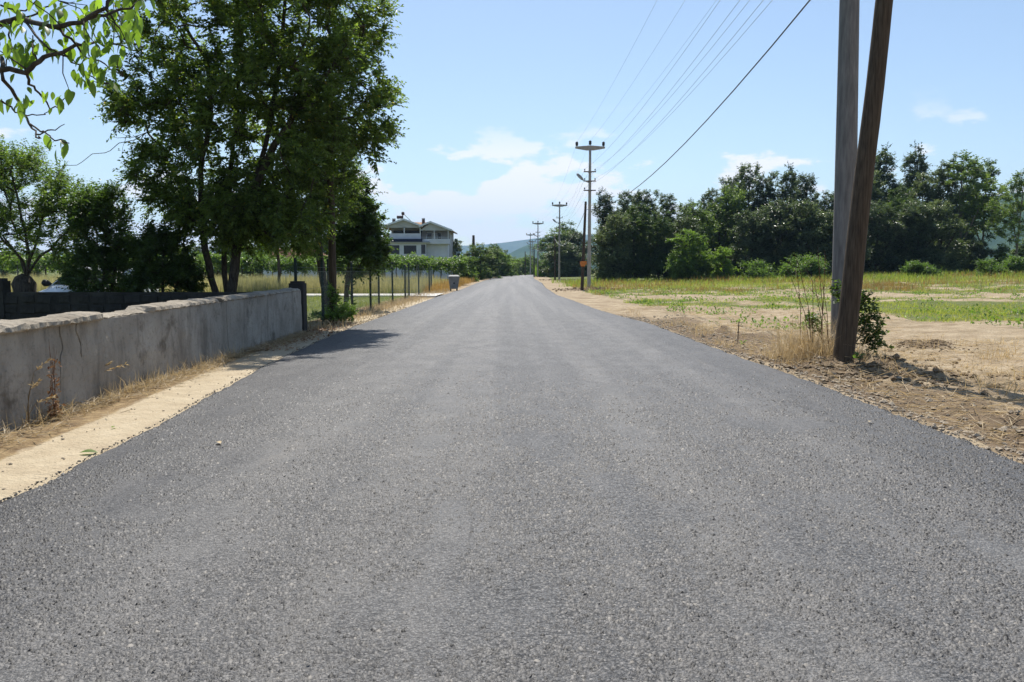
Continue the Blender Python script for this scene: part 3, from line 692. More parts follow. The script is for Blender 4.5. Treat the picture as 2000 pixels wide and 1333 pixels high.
# garden wall running off to the left from the pillar; rubble face
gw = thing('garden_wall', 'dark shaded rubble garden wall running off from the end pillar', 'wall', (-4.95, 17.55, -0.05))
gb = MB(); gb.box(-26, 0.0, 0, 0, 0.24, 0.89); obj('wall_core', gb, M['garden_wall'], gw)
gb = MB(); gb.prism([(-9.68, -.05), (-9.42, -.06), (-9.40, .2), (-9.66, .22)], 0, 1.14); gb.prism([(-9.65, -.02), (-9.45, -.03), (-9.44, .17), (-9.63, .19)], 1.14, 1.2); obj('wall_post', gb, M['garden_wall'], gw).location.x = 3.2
protos = []
g2 = random.Random(5)
for q in range(6):
    s = MB(); w, h = 0.22 + 0.22 * g2.random(), 0.15 + 0.06 * g2.random(); d_ = 0.035
    s.v = [(-w/2, 0, -h/2), (w/2, 0, -h/2), (w/2, 0, h/2), (-w/2, 0, h/2)] + [(x * (0.8 + 0.1 * g2.random()), -d_ * (0.7 + 0.6 * g2.random()), z * (0.75 + 0.15 * g2.random())) for x, z in ((-w/2, -h/2), (w/2, -h/2), (w/2, h/2), (-w/2, h/2))]
    s.f = [(4, 5, 6, 7), (0, 1, 5, 4), (1, 2, 6, 5), (2, 3, 7, 6), (3, 0, 4, 7)]
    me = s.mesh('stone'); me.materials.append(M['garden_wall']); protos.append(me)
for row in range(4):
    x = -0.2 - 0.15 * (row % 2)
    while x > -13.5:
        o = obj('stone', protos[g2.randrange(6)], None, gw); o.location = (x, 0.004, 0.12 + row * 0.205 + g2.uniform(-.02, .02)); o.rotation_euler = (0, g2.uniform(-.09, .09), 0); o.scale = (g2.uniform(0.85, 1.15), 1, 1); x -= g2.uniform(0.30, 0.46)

# ---------------------------------------------------------------- wire fence
post_px = [582, 630, 655, 688, 719, 745, 767, 788, 803, 818, 836, 846]
FX = -4.86
fence = thing('wire_fence', 'green steel post and wire mesh fence beside the road', 'fence', (FX, 18.2, 0))
fy = [4.86 * FPX / (1000 - p) for p in post_px]; fy[1] = 20.1; fy[2] = 21.5; fy[0] = 17.95
fpos = []
for i, y in enumerate(fy):
    x = FX + 0.10 * math.sin(i * 2.1) * (i > 0); fpos.append((x, y, gz(x, y)))
    hgt = 1.62 + 0.05 * math.sin(i * 3.3); m = MB(); tl = random.uniform(-0.012, 0.012)
    m.tube([(0, 0, -0.3), (tl * 0.5, 0, hgt * 0.5), (tl, 0, hgt)], 0.036, 8); m.lathe((tl, 0, hgt), [(0.036, -0.03), (0.036, 0.01), (0.012, 0.028)], 8)
    p = obj('post', m, M['green_paint'], fence); p.location = (x - FX, y - 18.2, gz(x, y))
def sag(a, b, s, n):
    a, b = Vector(a), Vector(b)
    return [a.lerp(b, t) - Vector((0, 0, s * 4 * t * (1 - t))) for t in [i / n for i in range(n + 1)]]
for h in (0.06, 0.5, 0.95, 1.34, 1.44):
    m = MB()
    for a, b in zip(fpos[:-1], fpos[1:]):
        o_ = (FX, 18.2, 0)
        m.tube(sag((a[0]-FX+0.036, a[1]-18.2, a[2]+h), (b[0]-FX+0.036, b[1]-18.2, b[2]+h), 0.015, 4), 0.0035, 4, cap=False)
    obj('tension_wire', m, M['mesh_wire'], fence)
m = MB()                          # diamond mesh between the posts
for a, b in zip(fpos[:-1], fpos[1:]):
    Lf = b[1] - a[1]; h0, h1 = 0.06, 1.34; st = 0.11; n = int(Lf / st)
    for k in range(-int((h1 - h0) / st), n):
        for sg in (0, 1):
            u0, u1 = k * st, k * st + (h1 - h0); c0, c1 = max(u0, 0), min(u1, Lf)
            if c1 <= c0: continue
            za, zb = h0 + (c0 - u0), h0 + (c1 - u0)
            if sg: za, zb = h0 + h1 - za, h0 + h1 - zb
            P = lambda u, z: (a[0] - FX + 0.036 + (b[0] - a[0]) * u / Lf, a[1] - 18.2 + u, a[2] + (b[2] - a[2]) * u / Lf + z)
            m.tube([P(c0, za), P(c1, zb)], 0.0013, 3, cap=False)
obj('wire_mesh', m, M['mesh_wire'], fence, kind='stuff')

# ---------------------------------------------------------------- poles
def pole_shaft(name, pts, rads, mat, parent, n=14, knots=0):
    m = MB(); m.sm = True; m.tube(pts, rads, n); return obj(name, m, mat, parent)
ARMS = [8.1, 7.46, 6.82]
def make_tpole(label, loc, r0, r1, mat, lamp=True, lean=0.0):
    t = thing('utility_pole', label, 'utility pole', loc, 0, 'concrete poles of the power line')
    H = 9.68
    pole_shaft('shaft', [(0, 0, -0.6)] + [(lean * z / H, 0, z) for z in (0, 2, 4, 6, 8, H)], [r0 * 1.03] + [r0 + (r1 - r0) * z / H for z in (0, 2, 4, 6, 8, H)], mat, t, 16)
    m = MB(); w = 0.07
    m.extrude([(-1.02, -w, H), (-1.02, -w, H + 0.12), (0, -w, H + 0.2), (1.02, -w, H + 0.12), (1.02, -w, H), (0.25, -w, H - 0.13), (-0.25, -w, H - 0.13)], (0, 2 * w, 0))
    cr = obj('crossarm', m, mat, t)
    for x in (-0.92, 0, 0.92):
        m = MB(); zb = H + 0.12 + (0.08 if x == 0 else 0)
        m.lathe((x, 0, zb), [(0.025, 0), (0.025, 0.05), (0.10, 0.06), (0.075, 0.10), (0.105, 0.13), (0.085, 0.19), (0.105, 0.22), (0.09, 0.30), (0.05, 0.34)], 10)
        obj('insulator', m, M['ceramic'], cr)
    for k, z in enumerate(ARMS):
        m = MB(); m.box(-0.42, -0.035, z - 0.035, 0.42, 0.035, z + 0.035); m.box(-0.14, -r0 - 0.01, z - 0.05, 0.14, r0 + 0.01, z - 0.036)
        a = obj('crossarm', m, M['rust'], t)
        for x in (-0.36, 0.36):
            if k == 2 and x > 0: continue
            m = MB(); m.lathe((x, 0, z + 0.03), [(0.014, 0), (0.014, 0.05), (0.045, 0.06), (0.038, 0.1), (0.048, 0.13), (0.02, 0.17)], 8); obj('insulator', m, M['ceramic'], a)
    if lamp:
        m = MB(); m.tube([(0, -0.12, 7.3), (-0.25, -0.12, 7.4), (-0.5, -0.12, 7.52)], 0.025, 6)
        arm = obj('lamp_arm', m, M['steel'], t)
        h = MB(); h.sm = True
        h.tube([(-0.46, -0.12, 7.50), (-0.56, -0.12, 7.60), (-0.72, -0.12, 7.76), (-0.86, -0.12, 7.90), (-0.92, -0.12, 7.97)], [0.04, 0.09, 0.115, 0.09, 0.03], 8); hd = obj('lamp_head', h, M['steel'], arm)
        g = MB(); g.tube([(-0.60, -0.15, 7.575), (-0.72, -0.17, 7.70), (-0.84, -0.15, 7.82)], [0.03, 0.07, 0.03], 8); obj('lamp_glass', g, M['lamp_glass'], hd)
    return t
C0 = (5.42, 13.0)
tp = [C0, (5.40, 56.0), (6.27, 106.0), (4.75, 147.0), (4.45, 194.0), (6.1, 240.0), (9.6, 270.0)]
def zat(p): return gz(p[0], p[1])
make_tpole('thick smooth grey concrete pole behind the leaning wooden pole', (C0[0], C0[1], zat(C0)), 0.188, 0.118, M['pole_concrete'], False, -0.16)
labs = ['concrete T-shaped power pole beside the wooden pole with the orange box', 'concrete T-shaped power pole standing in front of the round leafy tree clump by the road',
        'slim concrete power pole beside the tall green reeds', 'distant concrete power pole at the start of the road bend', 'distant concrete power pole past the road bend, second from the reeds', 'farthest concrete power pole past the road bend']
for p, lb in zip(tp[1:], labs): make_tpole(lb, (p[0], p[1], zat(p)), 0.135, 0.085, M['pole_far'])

def cat_wire(name, label, pts, s, r, mat, cat='wire', group=None):
    m = MB(); path = []
    for a, b in zip(pts[:-1], pts[1:]):
        d = (Vector(b) - Vector(a)).length; q = sag(a, b, s * (d / 45.0) ** 2, 16); path += q if not path else q[1:]
    o = Vector(path[0]); m.tube([p - o for p in path], r, 5); ob = obj(name, m, mat); ob.location = o
    ob['label'] = label; ob['category'] = cat
    if group: ob['group'] = group
    return ob
for x, wh in ((-0.92, 'road-side'), (0.0, 'middle'), (0.92, 'field-side')):
    cat_wire('power_wire', 'thin high voltage wire on the ' + wh + ' barrel insulator of the top crossarms', [(p[0] + x, p[1], zat(p) + 9.68 + 0.44 + (0.08 if x == 0 else 0)) for p in tp], 0.55, 0.0036, M['wire'], 'wire', 'high voltage wires')
for k, z in enumerate(ARMS):
    for x in (-0.36, 0.36):
        if k == 2 and x > 0: continue
        cat_wire('power_wire', 'thin low voltage wire on the ' + ('road' if x < 0 else 'field') + '-side end of the ' + ('upper', 'middle', 'lowest')[k] + ' small crossarms', [(p[0] + x, p[1], zat(p) + z + 0.19) for p in tp], 0.75, 0.0045, M['wire'], 'wire', 'low voltage wires')

# leaning wooden pole by the road
wb = gnd(1645, 713); wpt = thing('wooden_pole', 'leaning weathered wooden pole in front of the thick concrete pole', 'pole', (wb.x, wb.y, -0.02))
pts = []; rads = []
for z in np.arange(-0.6, 6.75, 0.25): pts.append((0.086 * max(z, 0) + 0.006 * math.sin(z * 2), 0.02 * z, z)); rads.append(0.142 - 0.0055 * max(z, 0))
m = MB(); n_ = 18; m.sm = True
m.tube(pts, rads, n_, wob=0.012, seed=4); obj('shaft', m, M['old_wood'], wpt)
m = MB(); m.box(0.086 * 6.45 - 0.02, -0.24, 6.42, 0.086 * 6.45 + 0.02, 0.2, 6.46); obj('cable_hook', m, M['rust'], wpt)
wtop = Vector((wb.x + 0.086 * 6.45, wb.y + 0.1, 6.45))
def woodpole(label, x, y, h, lean, r=0.1, box=False, mat=None):
    t = thing('wooden_pole', label, 'pole', (x, y, gz(x, y)), 0, None)
    m = MB(); m.sm = True; m.tube([(lean * z, 0, z) for z in (-0.4, 0, h * 0.35, h * 0.7, h)], [r, r, r * 0.92, r * 0.8, r * 0.68], 10, wob=0.02, seed=int(x * 10)); obj('shaft', m, mat or M['dark_wood'], t)
    if box:
        b = MB(); z = 1.68; b.box(-0.21 + lean * z, -0.26, z - 0.04, 0.21 + lean * z, -0.1, z + 0.17, 0.03); b.box(-0.17 + lean * z, -0.24, z - 0.16, 0.11 + lean * z, -0.1, z - 0.04, 0.02)
        obj('junction_box', b, M['orange'], t)
    return Vector((x + lean * h, y, gz(x, y) + h))
w1 = woodpole('thin wooden telephone pole with an orange box beside the concrete power pole', 4.52, 51.5, 5.65, 0.034, 0.11, True)
w2 = woodpole('thin wooden telephone pole in front of the round leafy tree clump', 5.45, 101.0, 5.6, -0.01, 0.12)
w3 = woodpole('thin black wooden telephone pole beside the green reeds', 3.95, 143.0, 5.5, 0.0, 0.13)
w4 = woodpole('thin wooden telephone pole at the far end of the straight road', 2.9, 176.0, 5.3, 0.0, 0.13)
cat_wire('telephone_cable', 'thick black telephone cable slung from the leaning wooden pole along the verge', [tuple(wtop), tuple(w1 - Vector((0, 0, 0.5)))], 1.5, 0.014, M['cable'], 'cable')
cat_wire('telephone_cable', 'slack pale telephone cable hanging between the thin wooden poles', [tuple(w1 - Vector((0, 0, 0.5))), tuple(w2 - Vector((0, 0, 0.4))), tuple(w3 - Vector((0, 0, 0.3))), tuple(w4 - Vector((0, 0, 0.3)))], 1.2, 0.016, M['cable_pale'], 'cable')
# wooden pole in the fence line, its top inside the big tree's crown
woodpole('brown wooden pole standing behind the wire fence under the big tree', -4.72, 21.0, 6.2, 0.0, 0.105, False, M['old_wood'])

# ---------------------------------------------------------------- house behind the vines
HX, HY = -18.2, 112.0
house = thing('house', 'pale grey two gabled house with balconies and brown roof behind the vines', 'house', (HX, HY, -0.1))
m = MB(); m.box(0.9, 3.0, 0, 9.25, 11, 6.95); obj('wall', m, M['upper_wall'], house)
m = MB(); m.box(0.42, 0.0, 0, 6.2, 2.998, 5.08); obj('wall', m, M['white_wall'], house)
m = MB(); m.box(6.203, 0.9, 0, 9.2, 2.996, 4.95); obj('wall', m, M['white_wall'], house)
def pane(x0, z0, x1, z1, y, mat, shut=False):
    f = MB(); t = 0.07
    for q in ((x0 - t, z0 - t, x1 + t, z0), (x0 - t, z1, x1 + t, z1 + t), (x0 - t, z0, x0, z1), (x1, z0, x1 + t, z1)): f.box(q[0], y - 0.06, q[1], q[2], y + 0.02, q[3])
    w = obj('window', f, M['white_trim'], house)
    g = MB(); g.box(x0, y - 0.022, z0, x1, y + 0.01, z1); obj('pane', g, mat, w)
    if shut:
        s = MB()
        for k in range(14):
            zz = z0 + (z1 - z0) * k / 14; s.box(x0 + 0.02, y - 0.045, zz + 0.01, x1 - 0.02, y - 0.024, zz + (z1 - z0) / 14 - 0.02)
        obj('shutter', s, M['shutter'], w)
    else:
        b = MB(); xm = (x0 + x1) / 2; b.box(xm - 0.03, y - 0.05, z0, xm + 0.03, y - 0.024, z1); obj('mullion', b, M['white_trim'] if mat is not M['glass'] else M['shutter'], w)
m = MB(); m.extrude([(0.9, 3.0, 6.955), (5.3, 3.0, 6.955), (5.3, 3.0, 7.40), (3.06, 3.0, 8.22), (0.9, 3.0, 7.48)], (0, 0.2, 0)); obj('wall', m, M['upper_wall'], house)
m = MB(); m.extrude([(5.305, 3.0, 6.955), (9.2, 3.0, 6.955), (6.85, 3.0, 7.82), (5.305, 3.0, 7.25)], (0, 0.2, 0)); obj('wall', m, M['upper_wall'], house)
pane(0.62, 3.52, 2.48, 4.78, 0, M['glass'], True); pane(3.08, 3.55, 4.85, 4.74, 0, M['glass'], True)
pane(5.50, 3.55, 6.12, 4.86, 0, M['glass'])
pane(6.0, 5.5, 6.7, 6.6, 3.0, M['glass']); pane(6.85, 5.3, 7.45, 6.5, 3.0, M['lamp_glass']); pane(7.55, 5.3, 8.05, 6.6, 3.0, M['glass'])
pane(3.62, 5.9, 3.92, 6.75, 3.0, M['lamp_glass'])
m = MB(); m.box(1.2, 2.93, 5.5, 5.3, 2.985, 6.93); obj('shade_panel', m, M['shutter'], house)  # added near-black sheet painting the roof's shade on the recessed wall
m = MB(); m.extrude([(-0.4, -0.5, 5.1), (-0.4, -0.5, 5.2), (-0.1, 1.2, 5.5), (6.2, 1.2, 5.5), (6.75, -0.5, 5.2), (6.75, -0.5, 5.1)], (0, 0.001, 0))
m = MB(); m.v = [(-0.45, -0.55, 5.09), (6.8, -0.55, 5.09), (6.8, 3.0, 5.09), (-0.45, 3.0, 5.09), (-0.45, -0.55, 5.2), (6.8, -0.55, 5.2), (6.2, 0.9, 5.62), (-0.45, 0.9, 5.62), (6.2, 3.0, 5.62), (-0.45, 3.0, 5.62)]
m.f = [(3, 2, 1, 0), (0, 1, 5, 4), (4, 5, 6, 7), (7, 6, 8, 9), (1, 2, 8, 6, 5), (0, 4, 7, 9, 3)]; obj('eave', m, M['gable'], house)
m = MB(); m.box(0.95, -0.62, 5.24, 5.75, -0.58, 5.62); m.box(0.95, -0.58, 5.58, 5.75, 0.35, 5.63); obj('awning', m, M['awning'], house)
m = MB(); m.box(0.85, 0.3, 5.63, 5.45, 0.42, 6.42); obj('parapet', m, M['white_wall'], house)
m = MB(); m.box(5.55, -0.1, 4.955, 9.35, 2.99, 5.10); m.box(5.55, -0.1, 5.10, 9.35, 0.02, 5.66); m.box(9.23, 0.02, 5.1, 9.35, 2.99, 5.66); obj('balcony', m, M['white_wall'], house)
m = MB(); m.box(5.55, -0.06, 5.86, 9.35, -0.02, 5.9); obj('railing', m, M['white_trim'], house)
for x in (0.9, 3.12, 5.35): q = MB(); q.box(x - 0.06, 0.3, 6.42, x + 0.06, 0.42, 7.3); obj('post', q, M['white_trim'], house)
for x in (7.35, 9.29): q = MB(); q.box(x - 0.05, -0.08, 5.66, x + 0.05, 0.02, 7.2 if x < 8 else 6.98); obj('post', q, M['white_trim'], house)
def gable_roof(u0, z0, ua, za, u1, z1, y0, y1, th=0.16):
    rf = MB(); rf.extrude([(u0, y0, z0), (ua, y0, za), (u1, y0, z1), (u1, y0, z1 + th), (ua, y0, za + th * 1.1), (u0, y0, z0 + th)], (0, y1 - y0, 0)); r = obj('roof', rf, M['tile'], house)
    fs = MB(); fs.extrude([(u0 - 0.03, y0 - 0.05, z0 - 0.03), (ua, y0 - 0.05, za - 0.03), (u1 + 0.03, y0 - 0.05, z1 - 0.03), (u1 + 0.03, y0 - 0.05, z1 + th + 0.06), (ua, y0 - 0.05, za + th + 0.08), (u0 - 0.03, y0 - 0.05, z0 + th + 0.06)], (0, 0.046, 0)); obj('fascia', fs, M['white_trim'], r)
    gp = MB(); zb = max(min(z0, z1) - 0.02, za - 1.05); tt0 = (zb - z0) / (za - z0) if zb > z0 else 0; tt1 = (zb - z1) / (za - z1) if zb > z1 else 0
    gp.extrude([(u0 + (ua - u0) * tt0 + 0.05, y0 + 0.3, zb), (ua, y0 + 0.3, za - 0.01), (u1 + (ua - u1) * tt1 - 0.05, y0 + 0.3, zb)], (0, 0.08, 0)); obj('gable_panel', gp, M['gable'], r)
    return r
gable_roof(-0.1, 7.2, 3.06, 8.26, 5.75, 7.3, 0.0, 10.8)
gable_roof(5.3, 7.28, 6.85, 7.86, 9.85, 6.72, -0.4, 10.8)
m = MB(); m.v = [(3.1, 3.0, 7.3), (8.2, 3.0, 7.3), (6.6, 6.0, 8.3), (3.6, 6.0, 8.3), (8.2, 10, 7.2), (3.1, 10, 7.2)]; m.f = [(0, 1, 2, 3), (1, 4, 2), (4, 5, 3, 2), (5, 0, 3)]; obj('roof', m, M['tile'], house)
for x, y, z in ((1.42, 2.2, 7.7), (5.35, 4.6, 7.9)):
    m = MB(); m.box(x - 0.2, y - 0.2, z, x + 0.2, y + 0.2, z + 0.75)
    for q in (-0.16, 0.0, 0.16): m.box(x + q - 0.04, y - 0.2, z + 0.75, x + q + 0.04, y + 0.2, z + 0.9)
    obj('chimney', m, M['brick'], house)
m = MB(); m.tube([(1.95, 1.6, 8.75), (2.75, 1.6, 8.75)], 0.22, 10); m.tube([(2.1, 1.6, 8.0), (2.1, 1.6, 8.9)], 0.03, 5); m.tube([(2.8, 1.6, 8.2), (2.8, 1.6, 9.3)], 0.05, 5); m.lathe((2.8, 1.6, 9.0), [(0.1, 0), (0.22, 0.12), (0.22, 0.4), (0.1, 0.5)], 9); m.tube([(2.8, 1.6, 9.3), (3.9, 1.6, 8.2)], 0.035, 5)
obj('solar_water_heater', m, M['brick'], house)
m = MB(); m.extrude([(6.2, 0.55, 2.6), (7.3, 0.55, 2.0), (7.3, 0.55, 2.1), (6.2, 0.55, 2.7)], (0, 0.05, 0)); obj('stair_rail', m, M['shutter'], house)

# small old house with tiled roof, half hidden by trees
cx = (572 - 1000) / FPX * 88
cot = thing('cottage', 'small white cottage with old red tiled roof half hidden behind vines', 'house', (cx, 88, -0.1))
m = MB(); m.box(-3.2, 0, 0, 3.2, 5, 2.55); obj('wall', m, M['white_wall'], cot)
m = MB(); m.v = [(-3.6, -0.5, 2.5), (3.6, -0.5, 2.5), (2.2, 2.5, 3.75), (-2.2, 2.5, 3.75), (3.6, 5.5, 2.5), (-3.6, 5.5, 2.5)]; m.f = [(0, 1, 2, 3), (1, 4, 2), (4, 5, 3, 2), (5, 0, 3), (5, 4, 1, 0)]; rf = obj('roof', m, M['old_tile'], cot)
m = MB()
for k in range(1, 8):
    t = k / 8; z = 2.5 + 1.25 * t; y = -0.5 + 3 * t; w = 3.6 - 1.4 * t; m.box(-w, y - 0.03, z - 0.01, w, y + 0.12, z + 0.06)
obj('tile_courses', m, M['old_tile'], rf)
for x in (-1.2, 1.3):
    m = MB(); m.box(x - 0.45, -0.04, 1.2, x + 0.45, 0.02, 2.1); w = obj('window', m, M['white_trim'], cot); m = MB(); m.box(x - 0.38, -0.06, 1.27, x + 0.38, -0.042, 2.03); obj('pane', m, M['glass'], w)

# ---------------------------------------------------------------- grey waste container at the road edge
bt = thing('waste_container', 'grey tapered waste container standing by the road edge', 'waste bin', (-3.72, 51.0, gz(-3.72, 51)), R(8))
m = MB(); b0, b1 = [(-0.24, -0.24), (0.24, -0.24), (0.24, 0.24), (-0.24, 0.24)], [(-0.34, -0.34), (0.34, -0.34), (0.34, 0.34), (-0.34, 0.34)]
m.v = [(x, y, 0.14) for x, y in b0] + [(x, y, 0.88) for x, y in b1]; m.f = [(3, 2, 1, 0), (4, 5, 6, 7), (0, 1, 5, 4), (1, 2, 6, 5), (2, 3, 7, 6), (3, 0, 4, 7)]; obj('body', m, M['grey_bin'], bt)
m = MB(); m.prism([(-0.37, -0.37), (0.37, -0.37), (0.37, 0.37), (-0.37, 0.37)], 0.882, 0.94); n0 = len(m.v)
m.v += [(-0.36, -0.36, 0.94), (0.36, -0.36, 0.94), (0.36, 0.36, 0.94), (-0.36, 0.36, 0.94), (-0.25, -0.25, 1.02), (0.25, -0.25, 1.02), (0.25, 0.25, 1.02), (-0.25, 0.25, 1.02)]
m.f += [tuple(n0 + i for i in q) for q in ((4, 5, 6, 7), (0, 1, 5, 4), (1, 2, 6, 5), (2, 3, 7, 6), (3, 0, 4, 7))]; obj('lid', m, M['grey_bin'], bt)
for x in (-0.2, 0.2):
    for y in (-0.2, 0.2):
        m = MB(); m.tube([(x - 0.03, y, 0.08), (x + 0.03, y, 0.08)], 0.08, 10); m.box(x - 0.02, y - 0.02, 0.08, x + 0.02, y + 0.02, 0.15); obj('wheel', m, M['rubber'], bt)
m = MB(); m.lathe((0, 0, 0), [(0.06, 0), (0.06, 0.012)], 10); e = obj('dark_disc', m, M['black_plastic'], bt); e.rotation_euler = (R(90 - 7.7), 0, 0); e.location = (0, -0.293, 0.5)  # small black disc in the middle of the container's front

# ---------------------------------------------------------------- parked car behind the garden wall, facing the road
car = thing('parked_car', 'white car parked behind the dark garden wall among the shrubs', 'car', (-10.55, 20.4, gz(-10.55, 20.4)), R(6))
st = [(-2.05, 0.35, 0.55, 0.56, 0.70, 0.62), (-1.95, 0.25, 0.72, 0.74, 0.80, 0.70), (-1.4, 0.22, 0.84, 0.87, 0.86, 0.76), (-0.95, 0.22, 0.90, 0.97, 0.88, 0.78), (-0.2, 0.22, 0.93, 1.40, 0.88, 0.60), (0.5, 0.22, 0.94, 1.47, 0.88, 0.60), (1.3, 0.22, 0.96, 1.44, 0.88, 0.58), (1.85, 0.24, 0.97, 1.05, 0.86, 0.70), (2.0, 0.35, 0.8, 0.82, 0.78, 0.66)]
m = MB(); m.sm = True; k = 10
for (y, zb, zw, zr, hw, hr) in st: m.v += [(-hw * 0.92, y, zb), (-hw, y, (zb + zw) / 2), (-hw * 0.99, y, zw), (-hr, y, zr - 0.04), (-hr * 0.8, y, zr), (hr * 0.8, y, zr), (hr, y, zr - 0.04), (hw * 0.99, y, zw), (hw, y, (zb + zw) / 2), (hw * 0.92, y, zb)]
for i in range(len(st) - 1):
    for j in range(k): q = (j + 1) % k; m.f.append((i*k+j, i*k+q, (i+1)*k+q, (i+1)*k+j))
m.f.append(tuple(reversed(range(k)))); m.f.append(tuple((len(st)-1)*k + j for j in range(k)))
body = obj('body', m, M['car_white'], car)
m = MB(); m.quad((-0.74, -0.90, 1.0), (0.74, -0.90, 1.0), (0.55, -0.28, 1.37), (-0.55, -0.28, 1.37)); obj('windscreen', m, M['glass'], car)
for s in (-1, 1):
    m = MB(); m.extrude([(s * 0.872, -0.62, 0.99), (s * 0.872, 1.35, 1.01), (s * 0.63, 1.1, 1.38), (s * 0.63, -0.12, 1.36)], (s * 0.02, 0, 0.01)); obj('side_window', m, M['glass'], car)
    m = MB(); m.sm = True; m.tube([(s * 0.88, -0.62, 1.0), (s * 0.96, -0.66, 1.03), (s * 1.03, -0.66, 1.04), (s * 1.08, -0.64, 1.03)], [0.03, 0.08, 0.09, 0.04], 8); obj('mirror', m, M['black_plastic'], car)
    m = MB(); m.lathe((s * 0.6, -1.96, 0.62), [(0.02, -0.07), (0.11, -0.03), (0.11, 0.03), (0.02, 0.07)], 10); obj('headlight', m, M['lamp_glass'], car)
    for y in (-1.3, 1.3):
        m = MB(); m.tube([(s * 0.74, y, 0.3), (s * 0.9, y, 0.3)], 0.3, 16); w = obj('wheel', m, M['rubber'], car)
        m = MB(); m.tube([(s * 0.9, y, 0.3), (s * 0.91, y, 0.3)], 0.19, 12); obj('rim', m, M['steel'], w)
m = MB(); m.box(-0.55, -2.09, 0.38, 0.55, -2.03, 0.52, 0.02); obj('grille', m, M['black_plastic'], car)

# ---------------------------------------------------------------- trees
def basept(px, d): x = (px - 1000) / FPX * d; return Vector((x, d, gz(x, d) - 0.03))
def rel(b, px, py, dy=0.0): return tuple(at(px, py, b.y + dy) - b)
def rb(b, px, py, rx, ry, depth, dy=0.0):
    c = rel(b, px, py, dy); s = (b.y + dy) / FPX; return (c[0], c[1], c[2], rx * s, depth, ry * s)

# the big spreading tree
b = basept(446, 19.3)
stems = [
 [(0, 0, 0), rel(b, 455, 560, 0.0), rel(b, 463, 472, 0.1), rel(b, 478, 420, 0.1), rel(b, 505, 330, 0.0), rel(b, 530, 230, 0.2), rel(b, 550, 100, 0.3), rel(b, 560, -60, 0.4)],
 [rel(b, 478, 420, 0.1), rel(b, 533, 285, -0.4), rel(b, 560, 252, -0.6), rel(b, 591, 198, -0.7), rel(b, 650, 130, -0.9), rel(b, 690, 60, -1.0)],
 [rel(b, 533, 285, -0.4), rel(b, 610, 245, 0.5), rel(b, 690, 230, 1.0)],
 [(-0.12, 0.05, 0.02), rel(b, 420, 571, 0.1), rel(b, 400, 486, -0.1), rel(b, 393, 427, -0.2), rel(b, 392, 330, -0.3), rel(b, 412, 220, -0.4), rel(b, 407, 121, -0.6), rel(b, 360, 50, -0.9), rel(b, 330, -20, -1.1)],
 [rel(b, 393, 427, -0.2), rel(b, 350, 360, 0.2), rel(b, 310, 285, 0.4), rel(b, 290, 262, 0.5)],
 [(0.02, 0.1, 0.02), rel(b, 440, 560, 0.3), rel(b, 436, 460, 0.6), rel(b, 450, 330, 0.8), rel(b, 465, 200, 0.9), rel(b, 470, 40, 1.0)],
 [rel(b, 463, 472, 0.1), rel(b, 530, 400, 0.3), rel(b, 600, 345, 0.3)]]
blobs = [rb(b, 400, 70, 150, 110, 2.2, 0.3), rb(b, 590, 60, 150, 110, 2.4, 0.2), rb(b, 655, 200, 118, 95, 1.8), rb(b, 500, 230, 150, 120, 2.5, 0.3), rb(b, 310, 165, 85, 60, 1.5, -0.3),
         rb(b, 320, 305, 55, 45, 1.0), rb(b, 640, 300, 95, 70, 1.7, -0.6), rb(b, 430, 370, 80, 80, 1.6), rb(b, 540, 370, 95, 75, 1.8, 0.2), rb(b, 600, 430, 75, 50, 1.3, -0.6), rb(b, 480, -70, 230, 90, 2.3), rb(b, 560, -60, 120, 80, 1.4, -2.0), rb(b, 640, 130, 80, 70, 1.0, -1.6),
         rb(b, 340, 390, 45, 40, 0.8), rb(b, 400, 450, 60, 40, 0.9), rb(b, 500, 455, 70, 36, 1.0), rb(b, 455, 300, 110, 110, 2.0), rb(b, 680, 30, 80, 60, 1.2), rb(b, 540, 150, 120, 100, 2.3), rb(b, 700, 255, 72, 60, 1.4), rb(b, 690, 100, 60, 50, 1.3)]
big = plant('spreading_tree', 'large dark multi-stemmed leafy tree behind the roadside wall', 'tree', b, stems, blobs, 1100, 8, 14, 0.46, 0.112, 0.058, M['leaf_big'], M['bark'], 11, extra=blob_points([rb(b, 430, 425, 75, 50, 1.2), rb(b, 375, 400, 50, 55, .9), rb(b, 490, 410, 85, 60, 1.4), rb(b, 560, 440, 75, 45, 1.3), rb(b, 300, 215, 70, 45, 1.0, -.3), rb(b, 305, 330, 45, 50, .8)], 230, np.random.default_rng(4)), rtip=0.0062, power=0.44, hang=0.12, twig_r=0.0035, upb=0.3)
# its bare dead limbs and one long trailing shoot
m = MB(); m.sm = True
def pxpath(b, pts): return [rel(b, *p) for p in pts]
m.tube(pxpath(b, [(330, 350, .3), (312, 310, .3), (300, 280, .3), (290, 258, .3), (262, 268, .3), (230, 270, .2), (222, 268, .2)]), [.022, .018, .015, .012, .009, .006, .003], 5)
m.tube(pxpath(b, [(290, 258, .3), (262, 274, .2), (232, 280, .1), (215, 295, 0), (205, 299, 0), (180, 301, 0), (160, 317, 0), (150, 323, -.1), (125, 324, -.1), (117, 333, -.1), (108, 352, -.1)]), [.010, .009, .009, .008, .008, .008, .007, .007, .007, .006, .005], 5)
m.tube(pxpath(b, [(350, 400, .2), (330, 390, .2), (300, 373, .2), (285, 367, .2), (272, 372, .2), (255, 361, .2)]), [.02, .017, .013, .011, .008, .004], 5)
m.tube(pxpath(b, [(285, 367, .2), (284, 360, .2)]), [.008, .003], 4)
